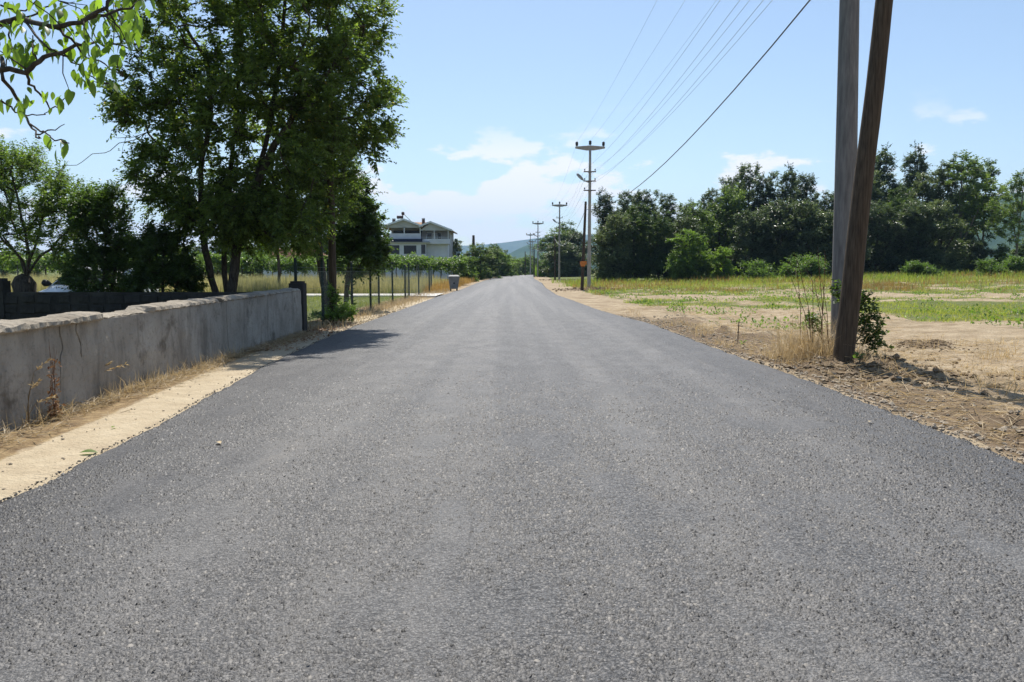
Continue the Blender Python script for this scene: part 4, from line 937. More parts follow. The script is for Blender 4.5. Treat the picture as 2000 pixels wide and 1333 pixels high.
for q in ([(255, 271), (240, 262), (230, 258)], [(270, 268), (254, 282), (258, 290)], [(246, 270), (240, 287), (238, 302)], [(292, 268), (300, 285), (290, 296), (280, 290)], [(283, 262), (268, 280), (263, 292)]):
    m.tube([rel(b, x, y, .25) for x, y in q], [.006, .004] + [.003] * (len(q) - 2), 4)
obj('dead_branches', m, M['bark'], big)

# fruit trees and shrubs behind the garden wall
b = basept(53, 19.6)
st0 = [(0, 0, 0), (0, 0, 0.6), rel(b, 53, 545, 0)]
sm = [st0] + [[rel(b, 53, 545, 0), rel(b, *p, dy), rel(b, *q, dy * 1.6)] for p, q, dy in (((45, 510), (12, 470), -.2), ((52, 500), (50, 400), .2), ((60, 505), (85, 420), .3), ((66, 515), (130, 455), -.1), ((40, 505), (-40, 420), .3), ((58, 500), (20, 330), -.3))]
bl = [rb(b, 45, 385, 95, 85, 1.2), rb(b, 125, 420, 55, 55, .9), rb(b, -45, 370, 85, 110, 1.1), rb(b, 95, 480, 60, 45, .9), rb(b, 35, 335, 55, 45, .8), rb(b, 160, 400, 35, 30, .6), rb(b, 15, 470, 60, 40, .8)]
ft = plant('fruit_tree', 'light green open-crowned fruit tree growing from a thick pollarded stump', 'tree', b, sm, bl, 330, 6, 14, 0.45, 0.085, 0.043, M['leaf_left'], M['bark'], 21, rtip=0.0055, power=0.42, upb=0.75, twig_r=0.003, shell=0.35)
m = MB(); m.sm = True; m.tube([(0, 0, -0.05), (0.02, 0, 0.25), (0.03, 0, 0.55), (-0.02, 0, 0.85), (-0.05, 0, 1.05), (-0.02, 0, 1.17), (0.02, 0, 1.27)], [0.36, 0.27, 0.23, 0.24, 0.265, 0.22, 0.11], 14, wob=0.09, seed=3); obj('stump', m, M['bark'], ft)
b = basept(200, 19.0)
sm = [[(0, 0, 0), rel(b, 200, 575), rel(b, 205, 480), rel(b, 215, 385)], [(0.05, 0, 0), rel(b, 180, 520, .1), rel(b, 165, 430, .2)], [(0, 0.05, 0), rel(b, 225, 520, -.1), rel(b, 235, 430, 0)]]
bl = [rb(b, 195, 465, 48, 75, .7), rb(b, 214, 405, 30, 32, .5), rb(b, 198, 545, 60, 55, .8), rb(b, 165, 420, 30, 35, .5), rb(b, 235, 470, 25, 50, .5)]
plant('leafy_shrub', 'tall dense shrub in front of the white parked car', 'shrub', b, sm, bl, 300, 6, 12, 0.34, 0.095, 0.05, M['leaf_shrub'], M['bark'], 22, rtip=0.005, upb=0.7, twig_r=0.003)
b = basept(320, 18.8)
sm = [[(0, 0, 0), rel(b, 318, 580), rel(b, 320, 500), rel(b, 315, 455)], [(0.05, 0, 0), rel(b, 345, 560, .1), rel(b, 360, 500, .1)], [(-0.05, 0, 0), rel(b, 290, 550, 0), rel(b, 280, 490, .1)]]
bl = [rb(b, 318, 515, 55, 55, .7), rb(b, 310, 475, 36, 28, .5), rb(b, 320, 570, 62, 45, .8), rb(b, 355, 545, 30, 30, .5), rb(b, 275, 500, 24, 36, .4)]
plant('leafy_shrub', 'low dark shrub between the tall dense shrub and the big spreading tree', 'shrub', b, sm, bl, 260, 6, 11, 0.32, 0.10, 0.055, M['leaf_shrub'], M['bark'], 23, rtip=0.005, upb=0.8, twig_r=0.003)
# slim leaning tree by the fence and the dark broad-leaved tree beside it
b = basept(637, 22.4)
sm = [[(0, 0, 0), rel(b, 634, 570), rel(b, 627, 510), rel(b, 619, 440), rel(b, 614, 370), rel(b, 625, 290)], [rel(b, 619, 440), rel(b, 645, 380, .2), rel(b, 670, 330, .3)]]
bl = [rb(b, 625, 330, 65, 55, 1.1), rb(b, 655, 375, 45, 45, .9), rb(b, 600, 380, 50, 50, .9), rb(b, 640, 290, 60, 40, 1.0)]
plant('slim_tree', 'slim leaning tree trunk behind the first fence posts', 'tree', b, sm, bl, 220, 7, 13, 0.45, 0.10, 0.052, M['leaf_big'], M['bark'], 24, rtip=0.007, power=0.5, hang=0.1)
b = basept(676, 27.0)
sm = [[(0, 0, 0), rel(b, 678, 560), rel(b, 685, 500), rel(b, 700, 430), rel(b, 700, 380)], [rel(b, 685, 500), rel(b, 715, 470, .2), rel(b, 740, 440, .2)]]
bl = [rb(b, 700, 430, 42, 50, 1.0), rb(b, 718, 475, 36, 45, .9), rb(b, 690, 500, 48, 35, .9), rb(b, 700, 385, 32, 30, .7), rb(b, 735, 500, 18, 32, .5), rb(b, 672, 450, 35, 50, .9)]
plant('broadleaf_tree', 'dark glossy broad-leaved tree beside the brown wooden pole', 'tree', b, sm, bl, 280, 6, 10, 0.42, 0.15, 0.085, M['leaf_shrub'], M['bark'], 25, rtip=0.007, hang=0.2)
b = basept(545, 46.0)
sm = [[(0, 0, 0), rel(b, 545, 520), rel(b, 540, 470), rel(b, 535, 420)]]
bl = [rb(b, 530, 432, 36, 32, 1.0), rb(b, 550, 465, 42, 30, 1.0), rb(b, 510, 470, 36, 28, 1.0)]
plant('locust_tree', 'bright yellow-green feathery tree seen through the big tree stems', 'tree', b, sm, bl, 110, 5, 12, 0.6, 0.18, 0.08, M['leaf_bright'], M['bark'], 26, rtip=0.01, hang=0.2)

# the tree whose branch hangs into the picture: trunk stands behind the roadside wall
b = Vector((-6.1, 4.4, gz(-6.1, 4.4) - 0.03))
ot = thing('overhanging_tree', 'bare grey branches with large bright green leaves hanging in over the wall', 'tree', b)
g = np.random.default_rng(77); D0 = 4.6
def bp(px, py, d=D0): return tuple(at(px, py, d) - b)
m = MB(); m.sm = True
m.tube([(0, 0, -0.1), (0.02, 0, 0.8), (0.1, 0.05, 1.6), (0.25, 0.1, 2.3), (0.5, 0.15, 2.9)], [0.17, 0.14, 0.125, 0.11, 0.09], 12, wob=0.03, seed=9); m.tube([(0.25, 0.1, 2.2), (-0.1, 0.3, 3.0), (-0.5, 0.3, 3.9)], [0.09, 0.07, 0.05], 9)
obj('trunk', m, M['bark_pale'], ot)
brs = [([(-320, 100, 4.5), (-120, 70, 4.6), (0, 42), (40, 37), (105, 55), (160, 42), (205, 15), (225, -15), (240, -60)], .022, .006),
       ([(160, 42), (205, 30), (255, 12), (300, -10)], .010, .004), ([(-320, 150, 4.5), (-100, 140), (0, 136), (55, 140), (75, 120), (110, 105), (150, 88), (172, 83), (225, 88), (262, 100)], .020, .004),
       ([(50, 141), (60, 165), (75, 182), (100, 208), (125, 213)], .009, .003), ([(0, 110), (12, 160), (40, 205), (58, 243), (72, 268), (80, 271)], .012, .003), ([(58, 243), (75, 252), (90, 262), (108, 272), (135, 280)], .006, .003),
       ([(70, 264), (100, 255), (126, 243)], .005, .002), ([(40, 35), (70, 70), (100, 95), (125, 108), (150, 125)], .008, .003), ([(105, 55), (140, 75), (170, 110), (205, 128), (240, 150)], .008, .003),
       ([(0, 195), (25, 215), (50, 226), (85, 225), (102, 214)], .006, .002), ([(20, 38), (18, 90), (12, 130)], .006, .003), ([(40, 37), (70, 25), (95, 12), (108, 0)], .007, .003), ([(75, 120), (60, 95), (64, 70)], .005, .003), ([(112, 104), (140, 120), (180, 150), (215, 165)], .006, .003),
       ([(205, 15), (240, 60), (265, 85), (280, 95)], .006, .002), ([(55, 140), (30, 120), (0, 100)], .006, .003), ([(0, 12), (50, 22), (80, -10)], .006, .003)]
m = MB(); m.sm = True; bpts = []
for pts, r0, r1 in brs:
    P = []
    for i, p in enumerate(pts):
        d = p[2] if len(p) > 2 else D0 + 0.25 * math.sin(p[0] * 0.021 + p[1] * 0.03)
        P.append(Vector(bp(p[0], p[1], d)))
    Q = []
    for a, c in zip(P[:-1], P[1:]):
        for t in (0, .33, .67): Q.append(a.lerp(c, t) + Vector(g.normal(0, 0.006, 3)))
    Q.append(P[-1])
    if pts[0][0] < -300: Q = [Vector((0.35, 0.1, 2.6))] + Q
    m.tube(Q, [r0 + (r1 - r0) * i / (len(Q) - 1) for i in range(len(Q))], 6); bpts += [tuple(q) for q in Q]
obj('branches', m, M['bark'], ot)
# leaf mesh: pointed oval folded on the midrib
def leaf_proto(L, W, curl):
    s = MB(); prof = [(0, 0), (.14, .26), (.36, .47), (.58, .47), (.80, .27), (1, 0)]
    for t, w in prof:
        z = -curl * t * t * L
        s.v += [(t * L, 0, z)] if w == 0 else [(t * L, -w * W, z + w * W * .35), (t * L, 0, z), (t * L, w * W, z + w * W * .35)]
    s.f = [(0, 2, 1), (0, 3, 2)]
    for i in range(3):
        a = 1 + 3 * i; s.f += [(a, a + 1, a + 4, a + 3), (a + 1, a + 2, a + 5, a + 4)]
    s.f += [(10, 11, 13), (11, 12, 13)]; me = s.mesh('leaf'); me.polygons.foreach_set('use_smooth', [True] * len(me.polygons))
    return me
lp = []
for q in range(6):
    me = leaf_proto(1.0, g.uniform(.36, .52), g.uniform(0.05, 0.45)); a = me.attributes.new('rnd', 'FLOAT', 'FACE'); a.data.foreach_set('value', np.full(len(me.polygons), [0.15, .35, .5, .62, .72, .8][q], np.float32)); me.materials.append(M['leaf_near']); lp.append(me)
areas = [((130, 310), (-10, 95), 120), ((140, 245), (105, 165), 42), ((-10, 130), (-10, 105), 80), ((-5, 60), (60, 160), 14), ((30, 145), (165, 225), 18), ((0, 40), (180, 215), 5), ((90, 145), (255, 305), 0)]
spots = []
for (x0, x1), (y0, y1), n in areas:
    for _ in range(n): spots.append((g.uniform(x0, x1), g.uniform(y0, y1)))
spots += [(88, 262), (117, 272), (122, 274), (133, 281), (110, 292)]
bA = np.array(bpts); tm = MB()
for k, (px, py) in enumerate(spots):
    d = D0 + g.normal(0, 0.15); p = np.array(bp(px, py, d)); j = int(np.argmin(np.linalg.norm(bA - p, axis=1)))
    for _t in range(6):          # keep the shade of this branch behind the wall end, off the road
        W = Vector(p) + b; S_ = W - sun_dir * (W.z / sun_dir.z)
        if 1000 + S_.x / (S_.y * math.cos(PITCH) + CAM_H * math.sin(PITCH)) * FPX < -40: break
        px -= 22; py -= 6; p = np.array(bp(px, py, d)); j = int(np.argmin(np.linalg.norm(bA - p, axis=1)))
    v = bA[j] - p; ln = np.linalg.norm(v)
    if ln > 0.16: tm.tube([tuple(bA[j]), tuple((bA[j] + p) / 2 + g.normal(0, .015, 3)), tuple(p)], [.0035, .003, .002], 4)
    L = g.uniform(0.05, 0.102); o = obj('leaf', lp[int(g.integers(6))], None, ot)
    az = g.uniform(0, 2 * math.pi); pitch = R(g.uniform(25, 85)); o.location = p; o.scale = (L, L, L)
    o.rotation_euler = (g.normal(0, .5), pitch, az)
obj('twigs', tm, M['bark'], ot, kind='stuff')

# ---------------------------------------------------------------- grove beyond the field
def grove_proto(seed, H, Rr, leaf, bark, n=190, ll=0.27, k=6, mm=10, hang=0.05, base_z=0.14, lumps=9, name='grove_tree', label='', cat='tree', tl=0.75, lean=0.04, topk=0.75, lr=0.66):
    g = np.random.default_rng(seed); bl = []
    for i in range(lumps):
        t = i / (lumps - 1); z = H * (base_z + (0.95 - base_z) * t); prof = math.sin(math.pi * (0.24 + 0.62 * t * (topk / 0.75))) ** 0.6
        a = g.uniform(0, 6.28); off = Rr * 0.55 * prof * g.uniform(0.3, 1)
        bl.append((off * math.cos(a), off * math.sin(a), z * 0.97, Rr * lr * prof + 0.2, Rr * lr * prof + 0.2, H * 0.095))
    stems = [[(0, 0, 0), (lean * H * .3, 0, H * .3), (lean * H * .6, lean * H * .2, H * .62), (lean * H, 0.1, H * .93)]]
    for q in range(3):
        a = g.uniform(0, 6.28); z0 = H * g.uniform(.15, .4); stems.append([(lean * z0, 0, z0), (lean * z0 + .5 * Rr * math.cos(a) * .5, .5 * Rr * math.sin(a) * .5, z0 + H * .14), (.6 * Rr * math.cos(a), .6 * Rr * math.sin(a), z0 + H * .34)])
    return plant(name, label, cat, (0, 0, 0), stems, bl, n, k, mm, tl, ll, ll * 0.55, leaf, bark, seed, rtip=0.012, power=0.48, hang=hang, twig_r=0.0, centre=(0, 0, H * 0.4))
protos = [(grove_proto(101, 13, 2.5, M['leaf_grove'], M['bark'], 340, lumps=12), 13), (grove_proto(102, 13, 2.9, M['leaf_grove'], M['bark'], 380, lumps=14), 13), (grove_proto(103, 13, 2.2, M['leaf_grove'], M['bark'], 320, lumps=12, topk=0.82), 13),
          (grove_proto(104, 11, 2.9, M['leaf_grove2'], M['bark'], 330, ll=0.26, lumps=11), 11), (grove_proto(105, 9, 3.0, M['leaf_grove2'], M['bark'], 300, base_z=0.04, lumps=10), 9),
          (grove_proto(106, 8, 2.9, M['leaf_grove'], M['bark'], 300, base_z=0.03, lumps=10), 8),
          (grove_proto(107, 13, 2.9, M['leaf_grove2'], M['bark_pale'], 170, base_z=0.42, lumps=7), 13),
          (grove_proto(108, 4.4, 2.3, M['leaf_bright'], M['bark'], 200, ll=0.2, base_z=0.08, lumps=15, hang=0.35, lr=0.36, tl=0.6), 4.4),
          (grove_proto(109, 3.0, 1.7, M['leaf_bright'], M['bark'], 120, ll=0.18, base_z=0.08, lumps=11, hang=0.3, tl=0.45, lr=0.36), 3.0),
          (grove_proto(110, 1.2, 1.7, M['leaf_weed'], M['bark'], 70, ll=0.17, base_z=0.12, lumps=12, tl=0.5, mm=7, lr=0.22), 1.2)]
used = [False] * len(protos); rngt = random.Random(12)
def put(v, px, top, d, label, group=None, cat='tree', wide=1.0, name=None):
    b = basept(px, d); h = at(px, top, d).z - b.z; root, H = protos[v]
    if used[v]: o = copy_tree(root)
    else: o = root; used[v] = True
    s = h / H; o.location = b; o.scale = (s * wide * rngt.uniform(.92, 1.1), s * wide * rngt.uniform(.92, 1.1), s); o.rotation_euler = (0, 0, rngt.uniform(0, 6.28))
    o['label'] = label; o['category'] = cat
    if group: o['group'] = group
    if name: o.name = name
    return o
ORD = ['first', 'second', 'third', 'fourth', 'fifth', 'sixth', 'seventh', 'eighth', 'ninth', 'tenth', 'eleventh', 'twelfth', 'thirteenth', 'fourteenth', 'fifteenth', 'sixteenth', 'seventeenth', 'eighteenth', 'nineteenth', 'twentieth']
TG = 'tall trees of the grove'
for i, (px, top, d, v) in enumerate([(1180, 374, 90, 2), (1222, 378, 95, 0), (1262, 370, 92, 1), (1300, 384, 94, 0), (1340, 395, 96, 2), (1382, 374, 99, 0), (1420, 345, 101, 1), (1452, 326, 104, 0), (1495, 336, 100, 1), (1532, 328, 100, 2), (1566, 345, 96, 0),
                        (1603, 374, 92, 1), (1642, 368, 95, 0), (1688, 335, 100, 1), (1716, 290, 103, 2), (1772, 290, 106, 2), (1800, 335, 100, 1), (1838, 322, 98, 0)]):
    put(v, px, top, d, ORD[i] + ' tall grey-green tree of the grove counted from its road end', TG)
SG = 'front edge of the grove'
for i, (px, top, d, v) in enumerate([(1198, 425, 85, 5), (1240, 405, 86, 3), (1285, 415, 85, 3), (1330, 430, 86, 5), (1465, 420, 86, 5), (1515, 400, 86, 5), (1560, 400, 85, 5), (1600, 420, 83, 5), (1650, 430, 83, 5), (1705, 400, 88, 5), (1745, 372, 92, 3), (1785, 400, 88, 5), (1830, 400, 89, 5)]):
    put(v, px, top, d, ORD[i] + ' lower bushy tree along the grove front counted from its road end', SG, wide=1.15)
BL = 'dark tree filling the back of the grove'; BG = 'trees at the back of the grove'
for i, px in enumerate(range(1190, 1900, 38)): put((0, 5, 1)[i % 3], px, 408 + (i * 37) % 30, 112, BL, BG, wide=1.2)
put(6, 1872, 304, 96, 'tall open-crowned tree with slender trunks at the end of the grove', None, wide=1.1); put(6, 1912, 318, 99, 'tall slender tree at the grove edge with sky showing through its crown')
put(6, 1978, 338, 84, 'lone slender tree standing apart from the grove before the wooded hill'); put(6, 2035, 335, 88, 'slender tree next to the lone tree before the wooded hill')
put(4, 1350, 400, 88, 'mid green rounded tree behind the bright feathery bush'); put(4, 1405, 372, 94, 'fresh green tree high in the middle of the grove')
put(7, 1345, 455, 80, 'bright yellow-green feathery bush at the foot of the grove', cat='bush', name='locust_bush', wide=1.1); put(8, 1412, 484, 79, 'small upright bright green bush beside the feathery bush', cat='bush', name='locust_bush')
for (px, top, d, v) in [(1905, 470, 90, 5), (1945, 478, 95, 4), (1880, 460, 96, 5), (1990, 470, 100, 4), (1850, 470, 92, 4), (1960, 500, 88, 8), (2030, 470, 100, 5)]: put(v, px, top, d, 'low undergrowth bush below the slender trees before the wooded hill', 'undergrowth between slender trees', 'bush', 1.25, 'undergrowth_bush')
for (px, top, d) in [(1560, 507, 77), (1582, 512, 76), (1790, 516, 72), (1808, 519, 72), (1475, 516, 76), (1930, 512, 74), (1965, 508, 75)]:
    put(9, px, top, d, 'low leafy weed clump at the edge of the field below the grove', 'weeds below the grove', 'weed', 1.0, 'weed_clump')
# round clump behind the second pole
for (px, top, d, v) in [(1082, 452, 150, 4), (1103, 437, 152, 3), (1126, 458, 148, 5), (1092, 475, 140, 5), (1117, 480, 142, 5)]: put(v, px, top, d, 'tree of the round leafy clump behind the roadside poles', 'round clump by the road', wide=1.35)
# left of the road, beyond the fence
fig = 'bright green broad bush on the left road edge past the waste container'
put(8, 912, 502, 88, fig, cat='bush', name='roadside_bush', wide=1.2); put(4, 938, 478, 104, 'large dense green bush beside the straight road past the house', cat='bush', name='roadside_bush', wide=1.25); put(4, 925, 486, 112, 'dark green bush behind the large roadside bush', cat='bush', name='roadside_bush', wide=1.2)
put(4, 957, 487, 118, 'green bush next to the large dense roadside bush', cat='bush', name='roadside_bush', wide=1.2)
for (px, top, d, v) in [(978, 495, 150, 7), (992, 500, 165, 7), (1005, 503, 185, 4), (1018, 505, 200, 7), (985, 490, 180, 4), (965, 488, 150, 4), (1030, 500, 215, 4), (1000, 515, 190, 5), (1012, 518, 196, 5), (1045, 505, 225, 7), (1060, 495, 235, 4)]: put(v, px, top, d, 'green bush closing the view where the road bends', 'bushes at the bend', 'bush', 1.4, 'roadside_bush')
put(5, 885, 472, 122, 'dark tree against the right-hand corner of the house', wide=1.0)
for (px, top, d, v) in [(962, 478, 170, 6), (970, 478, 175, 6)]: put(v, px, top, d, 'thin sparse tree above the roadside bushes', 'thin trees above the bushes')
for i, (px, top, d, v) in enumerate([(760, 480, 135, 4), (700, 468, 130, 5), (660, 472, 125, 4), (620, 470, 120, 5), (580, 466, 118, 4), (530, 470, 120, 5), (490, 476, 120, 4), (440, 472, 125, 5), (400, 478, 125, 4), (350, 482, 130, 5), (290, 492, 140, 4), (230, 490, 140, 5), (150, 494, 150, 4), (70, 490, 150, 5), (10, 488, 150, 4), (-60, 488, 150, 5), (-160, 486, 150, 4), (-260, 484, 155, 5), (-360, 486, 155, 4), (-480, 484, 160, 5)]):
    put(v, px, top, d, ORD[i] + ' tree of the distant line behind the vines counted from the house', 'tree line behind the vines', wide=1.5)
# far tree belts beyond the bend
for i in range(34):
    px = 820 + i * 9.5; put((4, 5)[i % 2], px, 508 + (i * 7) % 8, 420 + (i * 53) % 180, 'far tree of the hazy belt beyond the bend', 'far tree belt', wide=1.8)
# stub of dead trunk standing above the bushes
b = basept(925, 108); dt = thing('dead_tree', 'bare dark dead trunk rising above the roadside bushes', 'tree', b)
m = MB(); m.sm = True; m.tube([(0, 0, 0), (0, 0, 3), (0.02, 0, at(925, 460, 108).z - b.z)], [.28, .24, .17], 9, wob=.05, seed=2); obj('trunk', m, M['dark_wood'], dt); m = MB(); m.tube([(0, 0, 3), (.2, 0, 3.3)], [.06, .03], 6); obj('branch_stub', m, M['dark_wood'], dt)

# ---------------------------------------------------------------- vine rows on posts
def vine_proto(seed):
    g = np.random.default_rng(seed)
    t = thing('trellis_vine', '', 'vine', (0, 0, 0)); m = MB(); m.sm = True
    m.tube([(0, 0, -0.1), (.08, 0, .5), (0, .05, 1.1), (.05, 0, 1.7)], [.06, .05, .045, .035], 7); m.tube([(.05, 0, 1.7), (.8, 0, 1.9), (1.6, 0, 1.85)], [.03, .02, .01], 5); m.tube([(.05, 0, 1.7), (-.8, 0, 1.9), (-1.6, 0, 1.85)], [.03, .02, .01], 5); obj('trunk', m, M['bark'], t)
    cl = np.stack([g.uniform(-1.8, 1.8, 120), g.uniform(-1.2, 1.2, 120), 1.45 + 0.65 * g.random(120) ** 0.7 + 0.2 * g.normal(0, 1, 120) * 0.5 + 0.25 * np.sin(np.arange(120) * 1.7)], 1)
    b, a, n, L, W, tone, p0, p1 = twigs(cl, (0, 0, 1.2), g, 4, 7, .5, .19, .16, .3, hang=.25)
    obj('crown', leaves_mesh('crown', b, a, n, L, W, tone), M['leaf_vine'], t)
    m = MB(); m.tube([(1.7, -.9, -.2), (1.7, -.9, 1.9)], .05, 6); obj('trellis_post', m, M['pole_concrete'], t)
    return t
vp = [vine_proto(300 + i) for i in range(4)]; vu = [False] * 4
for row, (Yv, x0, x1) in enumerate(((70, -46, -6.5), (74, -46, -7.0))):
    x = x1; i = 0
    while x > x0:
        k = (i + row) % 4; o = copy_tree(vp[k]) if vu[k] else vp[k]; vu[k] = True
        xx = x + rngt.uniform(-.4, .4); o.location = (xx, Yv + 0.02 * x, gz(xx, Yv)); o.rotation_euler = (0, 0, rngt.choice((0, math.pi)) + rngt.uniform(-.1, .1)); o.scale = (1.1, 1.1, rngt.uniform(.95, 1.12))
        o['label'] = ORD[i] + (' leafy vine of the front row on pale posts, counted from the road' if row == 0 else ' leafy vine of the rear row, counted from the road'); o['group'] = 'front vine row' if row == 0 else 'rear vine row'
        x -= 3.4; i += 1

# ---------------------------------------------------------------- grass and litter
def blades(name, x, y, z, h, w, mat, g, lean=0.35, tone=None, wind=(0.0, 0.0), curve=0.5, **props):
    n = len(x); az = g.uniform(0, 2 * math.pi, n); ld = g.uniform(0, 2 * math.pi, n); lm = np.abs(g.normal(0, lean, n))
    base = np.stack([x, y, z], 1); s = np.stack([np.cos(az), np.sin(az), 0 * az], 1) * (w * 0.5)[:, None]
    L = np.stack([np.cos(ld) * lm + wind[0], np.sin(ld) * lm + wind[1], np.ones(n)], 1); L = unit(L) * h[:, None]
    mid = base + L * 0.55; tip = base + L + np.stack([np.cos(ld) * lm, np.sin(ld) * lm, -lm * 0.5], 1) * (h * curve)[:, None]
    co = np.stack([base - s, base + s, mid + s * 0.7, mid - s * 0.7, tip], 1).reshape(-1, 3); i = np.arange(n)[:, None] * 5
    ff = np.concatenate([np.concatenate([i + [0, 1, 2, 3], i + [3, 2, 4]], 1)]).ravel()
    if tone is None: tone = np.clip(g.normal(.5, .22, n), 0, 1)
    return obj(name, mesh_np(name, co, ff, np.tile([4, 3], n), face_attrs={'rnd': np.repeat(tone, 2)}), mat, None, kind='stuff', **props)
g = np.random.default_rng(900)
def stuff_label(o, label, cat): o['label'] = label; o['category'] = cat
# tall dry grass behind the driveway
n = 42000; x = g.uniform(-44, -5.2, n); y = 43.6 + 24 * g.random(n) ** 1.6; k = fbm(x * .3, y * .3, 3, 5)
o = blades('tall_dry_grass', x, y, ground_z(x, y), g.uniform(.55, 1.15, n) * (.7 + .6 * k), g.uniform(.012, .03, n), M['tall_grass'], g, .16, tone=np.clip(g.normal(.62, .2, n), 0, 1)); stuff_label(o, 'tall pale dry grass between the driveway and the vine rows', 'grass')
n = 16000; x = g.uniform(-44, -5.2, n); y = g.uniform(43.4, 52, n)
o = blades('green_grass', x, y, ground_z(x, y), g.uniform(.2, .5, n), g.uniform(.015, .03, n), M['green_grass'], g, .3); stuff_label(o, 'short green grass edging the driveway below the tall dry grass', 'grass')
n = 22000; x = g.uniform(-20, -5.0, n); y = 18.3 + 21.5 * g.random(n) ** .8; ok = (fbm(x * .5, y * .5, 3, 44) > .40); x, y = x[ok], y[ok]; n = len(x)
o = blades('green_grass', x, y, ground_z(x, y), g.uniform(.08, .26, n), g.uniform(.006, .014, n), M['field_grass'], g, .5); stuff_label(o, 'rough green and straw grass behind the wire fence', 'grass')
# field on the right, thick where the ground is green
def grass_r(x, y):
    dR_ = x - road_r(y); q = fbm(x * 0.10, y * 0.16, 4, 121) + sstep(24, 44, y + x * 0.28) * 0.35 - 0.12 + 0.12 * sstep(12, 18, y - 8 + x * 0.25) * sstep(6, 9, dR_)
    ga, tr_ = strip_r(x, y)
    return np.maximum(sstep(1.2, 3.0, dR_) * sstep(0.50, 0.60, q) * sstep(13, 18, y) * (1 - tr_), ga)
n = 120000; y = np.exp(g.uniform(math.log(13), math.log(84), n)); x = y * g.uniform(.04, .80, n); ok = (grass_r(x, y) > .45) & (x - road_r(y) > 1.4) & (fbm(x * .55, y * .8, 4, 333) + .10 * sstep(45, 62, y) + g.normal(0, .04, n) > .50); x, y = x[ok], y[ok]; n = len(x)
pt = fbm(x * .16, y * .3, 3, 66); h = g.uniform(.04, .17, n) * (1 + 1.5 * sstep(34, 62, y)) * (.25 + 1.5 * fbm(x * .4, y * .5, 3, 71)); w = .006 + y * 0.00035
rust = (pt + g.normal(0, .05, n) > .53) & (y > 40)
for sel, nm, mt, lb in ((~rust, 'field_grass', 'field_grass', 'low green grass and weeds over the field below the grove'), (rust, 'rust_grass', 'rust_grass', 'rust-brown seeding grass in bands across the field')):
    o = blades(nm, x[sel], y[sel], ground_z(x[sel], y[sel]), h[sel] * (1.35 if nm[0] == 'r' else 1), w[sel], M[mt], g, .4); stuff_label(o, lb, 'grass')
n = 14000; y = g.uniform(62, 84, n); x = y * g.uniform(.05, .85, n); ok = fbm(x * .18, y * .2, 4, 404) > .47; x, y = x[ok], y[ok]; n = len(x)
o = blades('green_grass', x, y, ground_z(x, y), g.uniform(.25, .7, n), g.uniform(.02, .06, n), M['green_grass'], g, .4); stuff_label(o, 'rank green growth along the foot of the grove', 'grass')
# reeds beside the third pole
n = 2600; x = g.uniform(4.6, 11, n); y = g.uniform(150, 160, n)
o = blades('reed_bed', x, y, ground_z(x, y), g.uniform(1.3, 2.6, n), g.uniform(.05, .1, n), M['leaf_bright'], g, .2); stuff_label(o, 'tall bright green reeds beside the slim concrete pole', 'reeds')
# low broad weeds in the field
wl = MB(); bs = []
for _ in range(1500):
    y = math.exp(g.uniform(math.log(15), math.log(60))); x = y * g.uniform(.1, .75)
    if x - float(road_r(y)) < 2.2 or float(fbm(x * .22, y * .3, 3, 88)) < .50: continue
    z = gz(x, y); r = g.uniform(.08, .3)
    for _k in range(16): bs.append((x + g.normal(0, r), y + g.normal(0, r * .6), z + abs(g.normal(0.04, r * .35))))
bs = np.array(bs); n = len(bs); L = g.uniform(.06, .13, n)
o = obj('field_weeds', leaves_mesh('field_weeds', bs, g.normal(0, 1, (n, 3)) + [0, 0, .4], g.normal(0, .5, (n, 3)) + [0, 0, 1], L, L * .55, np.clip(g.normal(.5, .2, n), 0, .97)), M['leaf_weed'], kind='stuff'); stuff_label(o, 'low broad-leaved green weeds scattered over the bare field', 'weeds')
# straw against the wall foot and on the dirt verge
def straws(name, n, fx, label, mat, lmin, lmax, w, up=.25, zoff=.01):
    x, y = fx(n); n = len(x); az = g.uniform(0, 2 * math.pi, n); a = np.stack([np.cos(az), np.sin(az), np.abs(g.normal(0, up, n))], 1)
    p = np.stack([x, y, ground_z(x, y) + zoff * g.random(n)], 1); L = g.uniform(lmin, lmax, n)
    o = obj(name, leaves_mesh(name, p, a, g.normal(0, .4, (n, 3)) + [0, 0, 1], L, w * g.uniform(.6, 1.4, n), np.clip(g.normal(.5, .25, n), 0, 1), .05, .02), mat, kind='stuff'); stuff_label(o, label, 'straw'); return o
def at_wall(n):
    y = 3 + 14.2 * g.random(n) ** 1.0; x = wall_x(y) + .03 + np.abs(g.normal(0, .20, n)); ok = fbm(y * 1.4, x * 2, 3, 12) > .36 - .1 * (x < wall_x(y) + .15); return x[ok], y[ok]
straws('dry_straw_litter', 7500, at_wall, 'dry straw litter heaped along the foot of the roadside wall', M['straw'], .05, .22, .007, .28, .06)
def on_verge(n):
    y = np.exp(g.uniform(math.log(4.5), math.log(32), n)); x = road_r(y) + .25 + np.abs(g.normal(0, 4.6, n)); ok = fbm(x * .5, y * .5, 4, 19) > .46; return x[ok], y[ok]
straws('dry_straw_litter', 20000, on_verge, 'bleached straw scattered over the dirt verge and field edge', M['straw'], .07, .34, .009, .2, .03)
def leaf_l(n):
    y = 13.5 + 7 * g.random(n); x = wall_x(np.minimum(y, 17.3)) + .05 + np.abs(g.normal(0, .35, n)); return x, y
straws('fallen_leaves', 900, leaf_l, 'brown fallen leaves gathered below the far end of the wall', M['dead_leaf'], .04, .08, .04, .3, .03)
def fence_foot(n):
    y = 18 + 34 * g.random(n); x = FX + .3 + g.normal(0, .35, n); return x, y
x, y = fence_foot(5200); n = len(x)
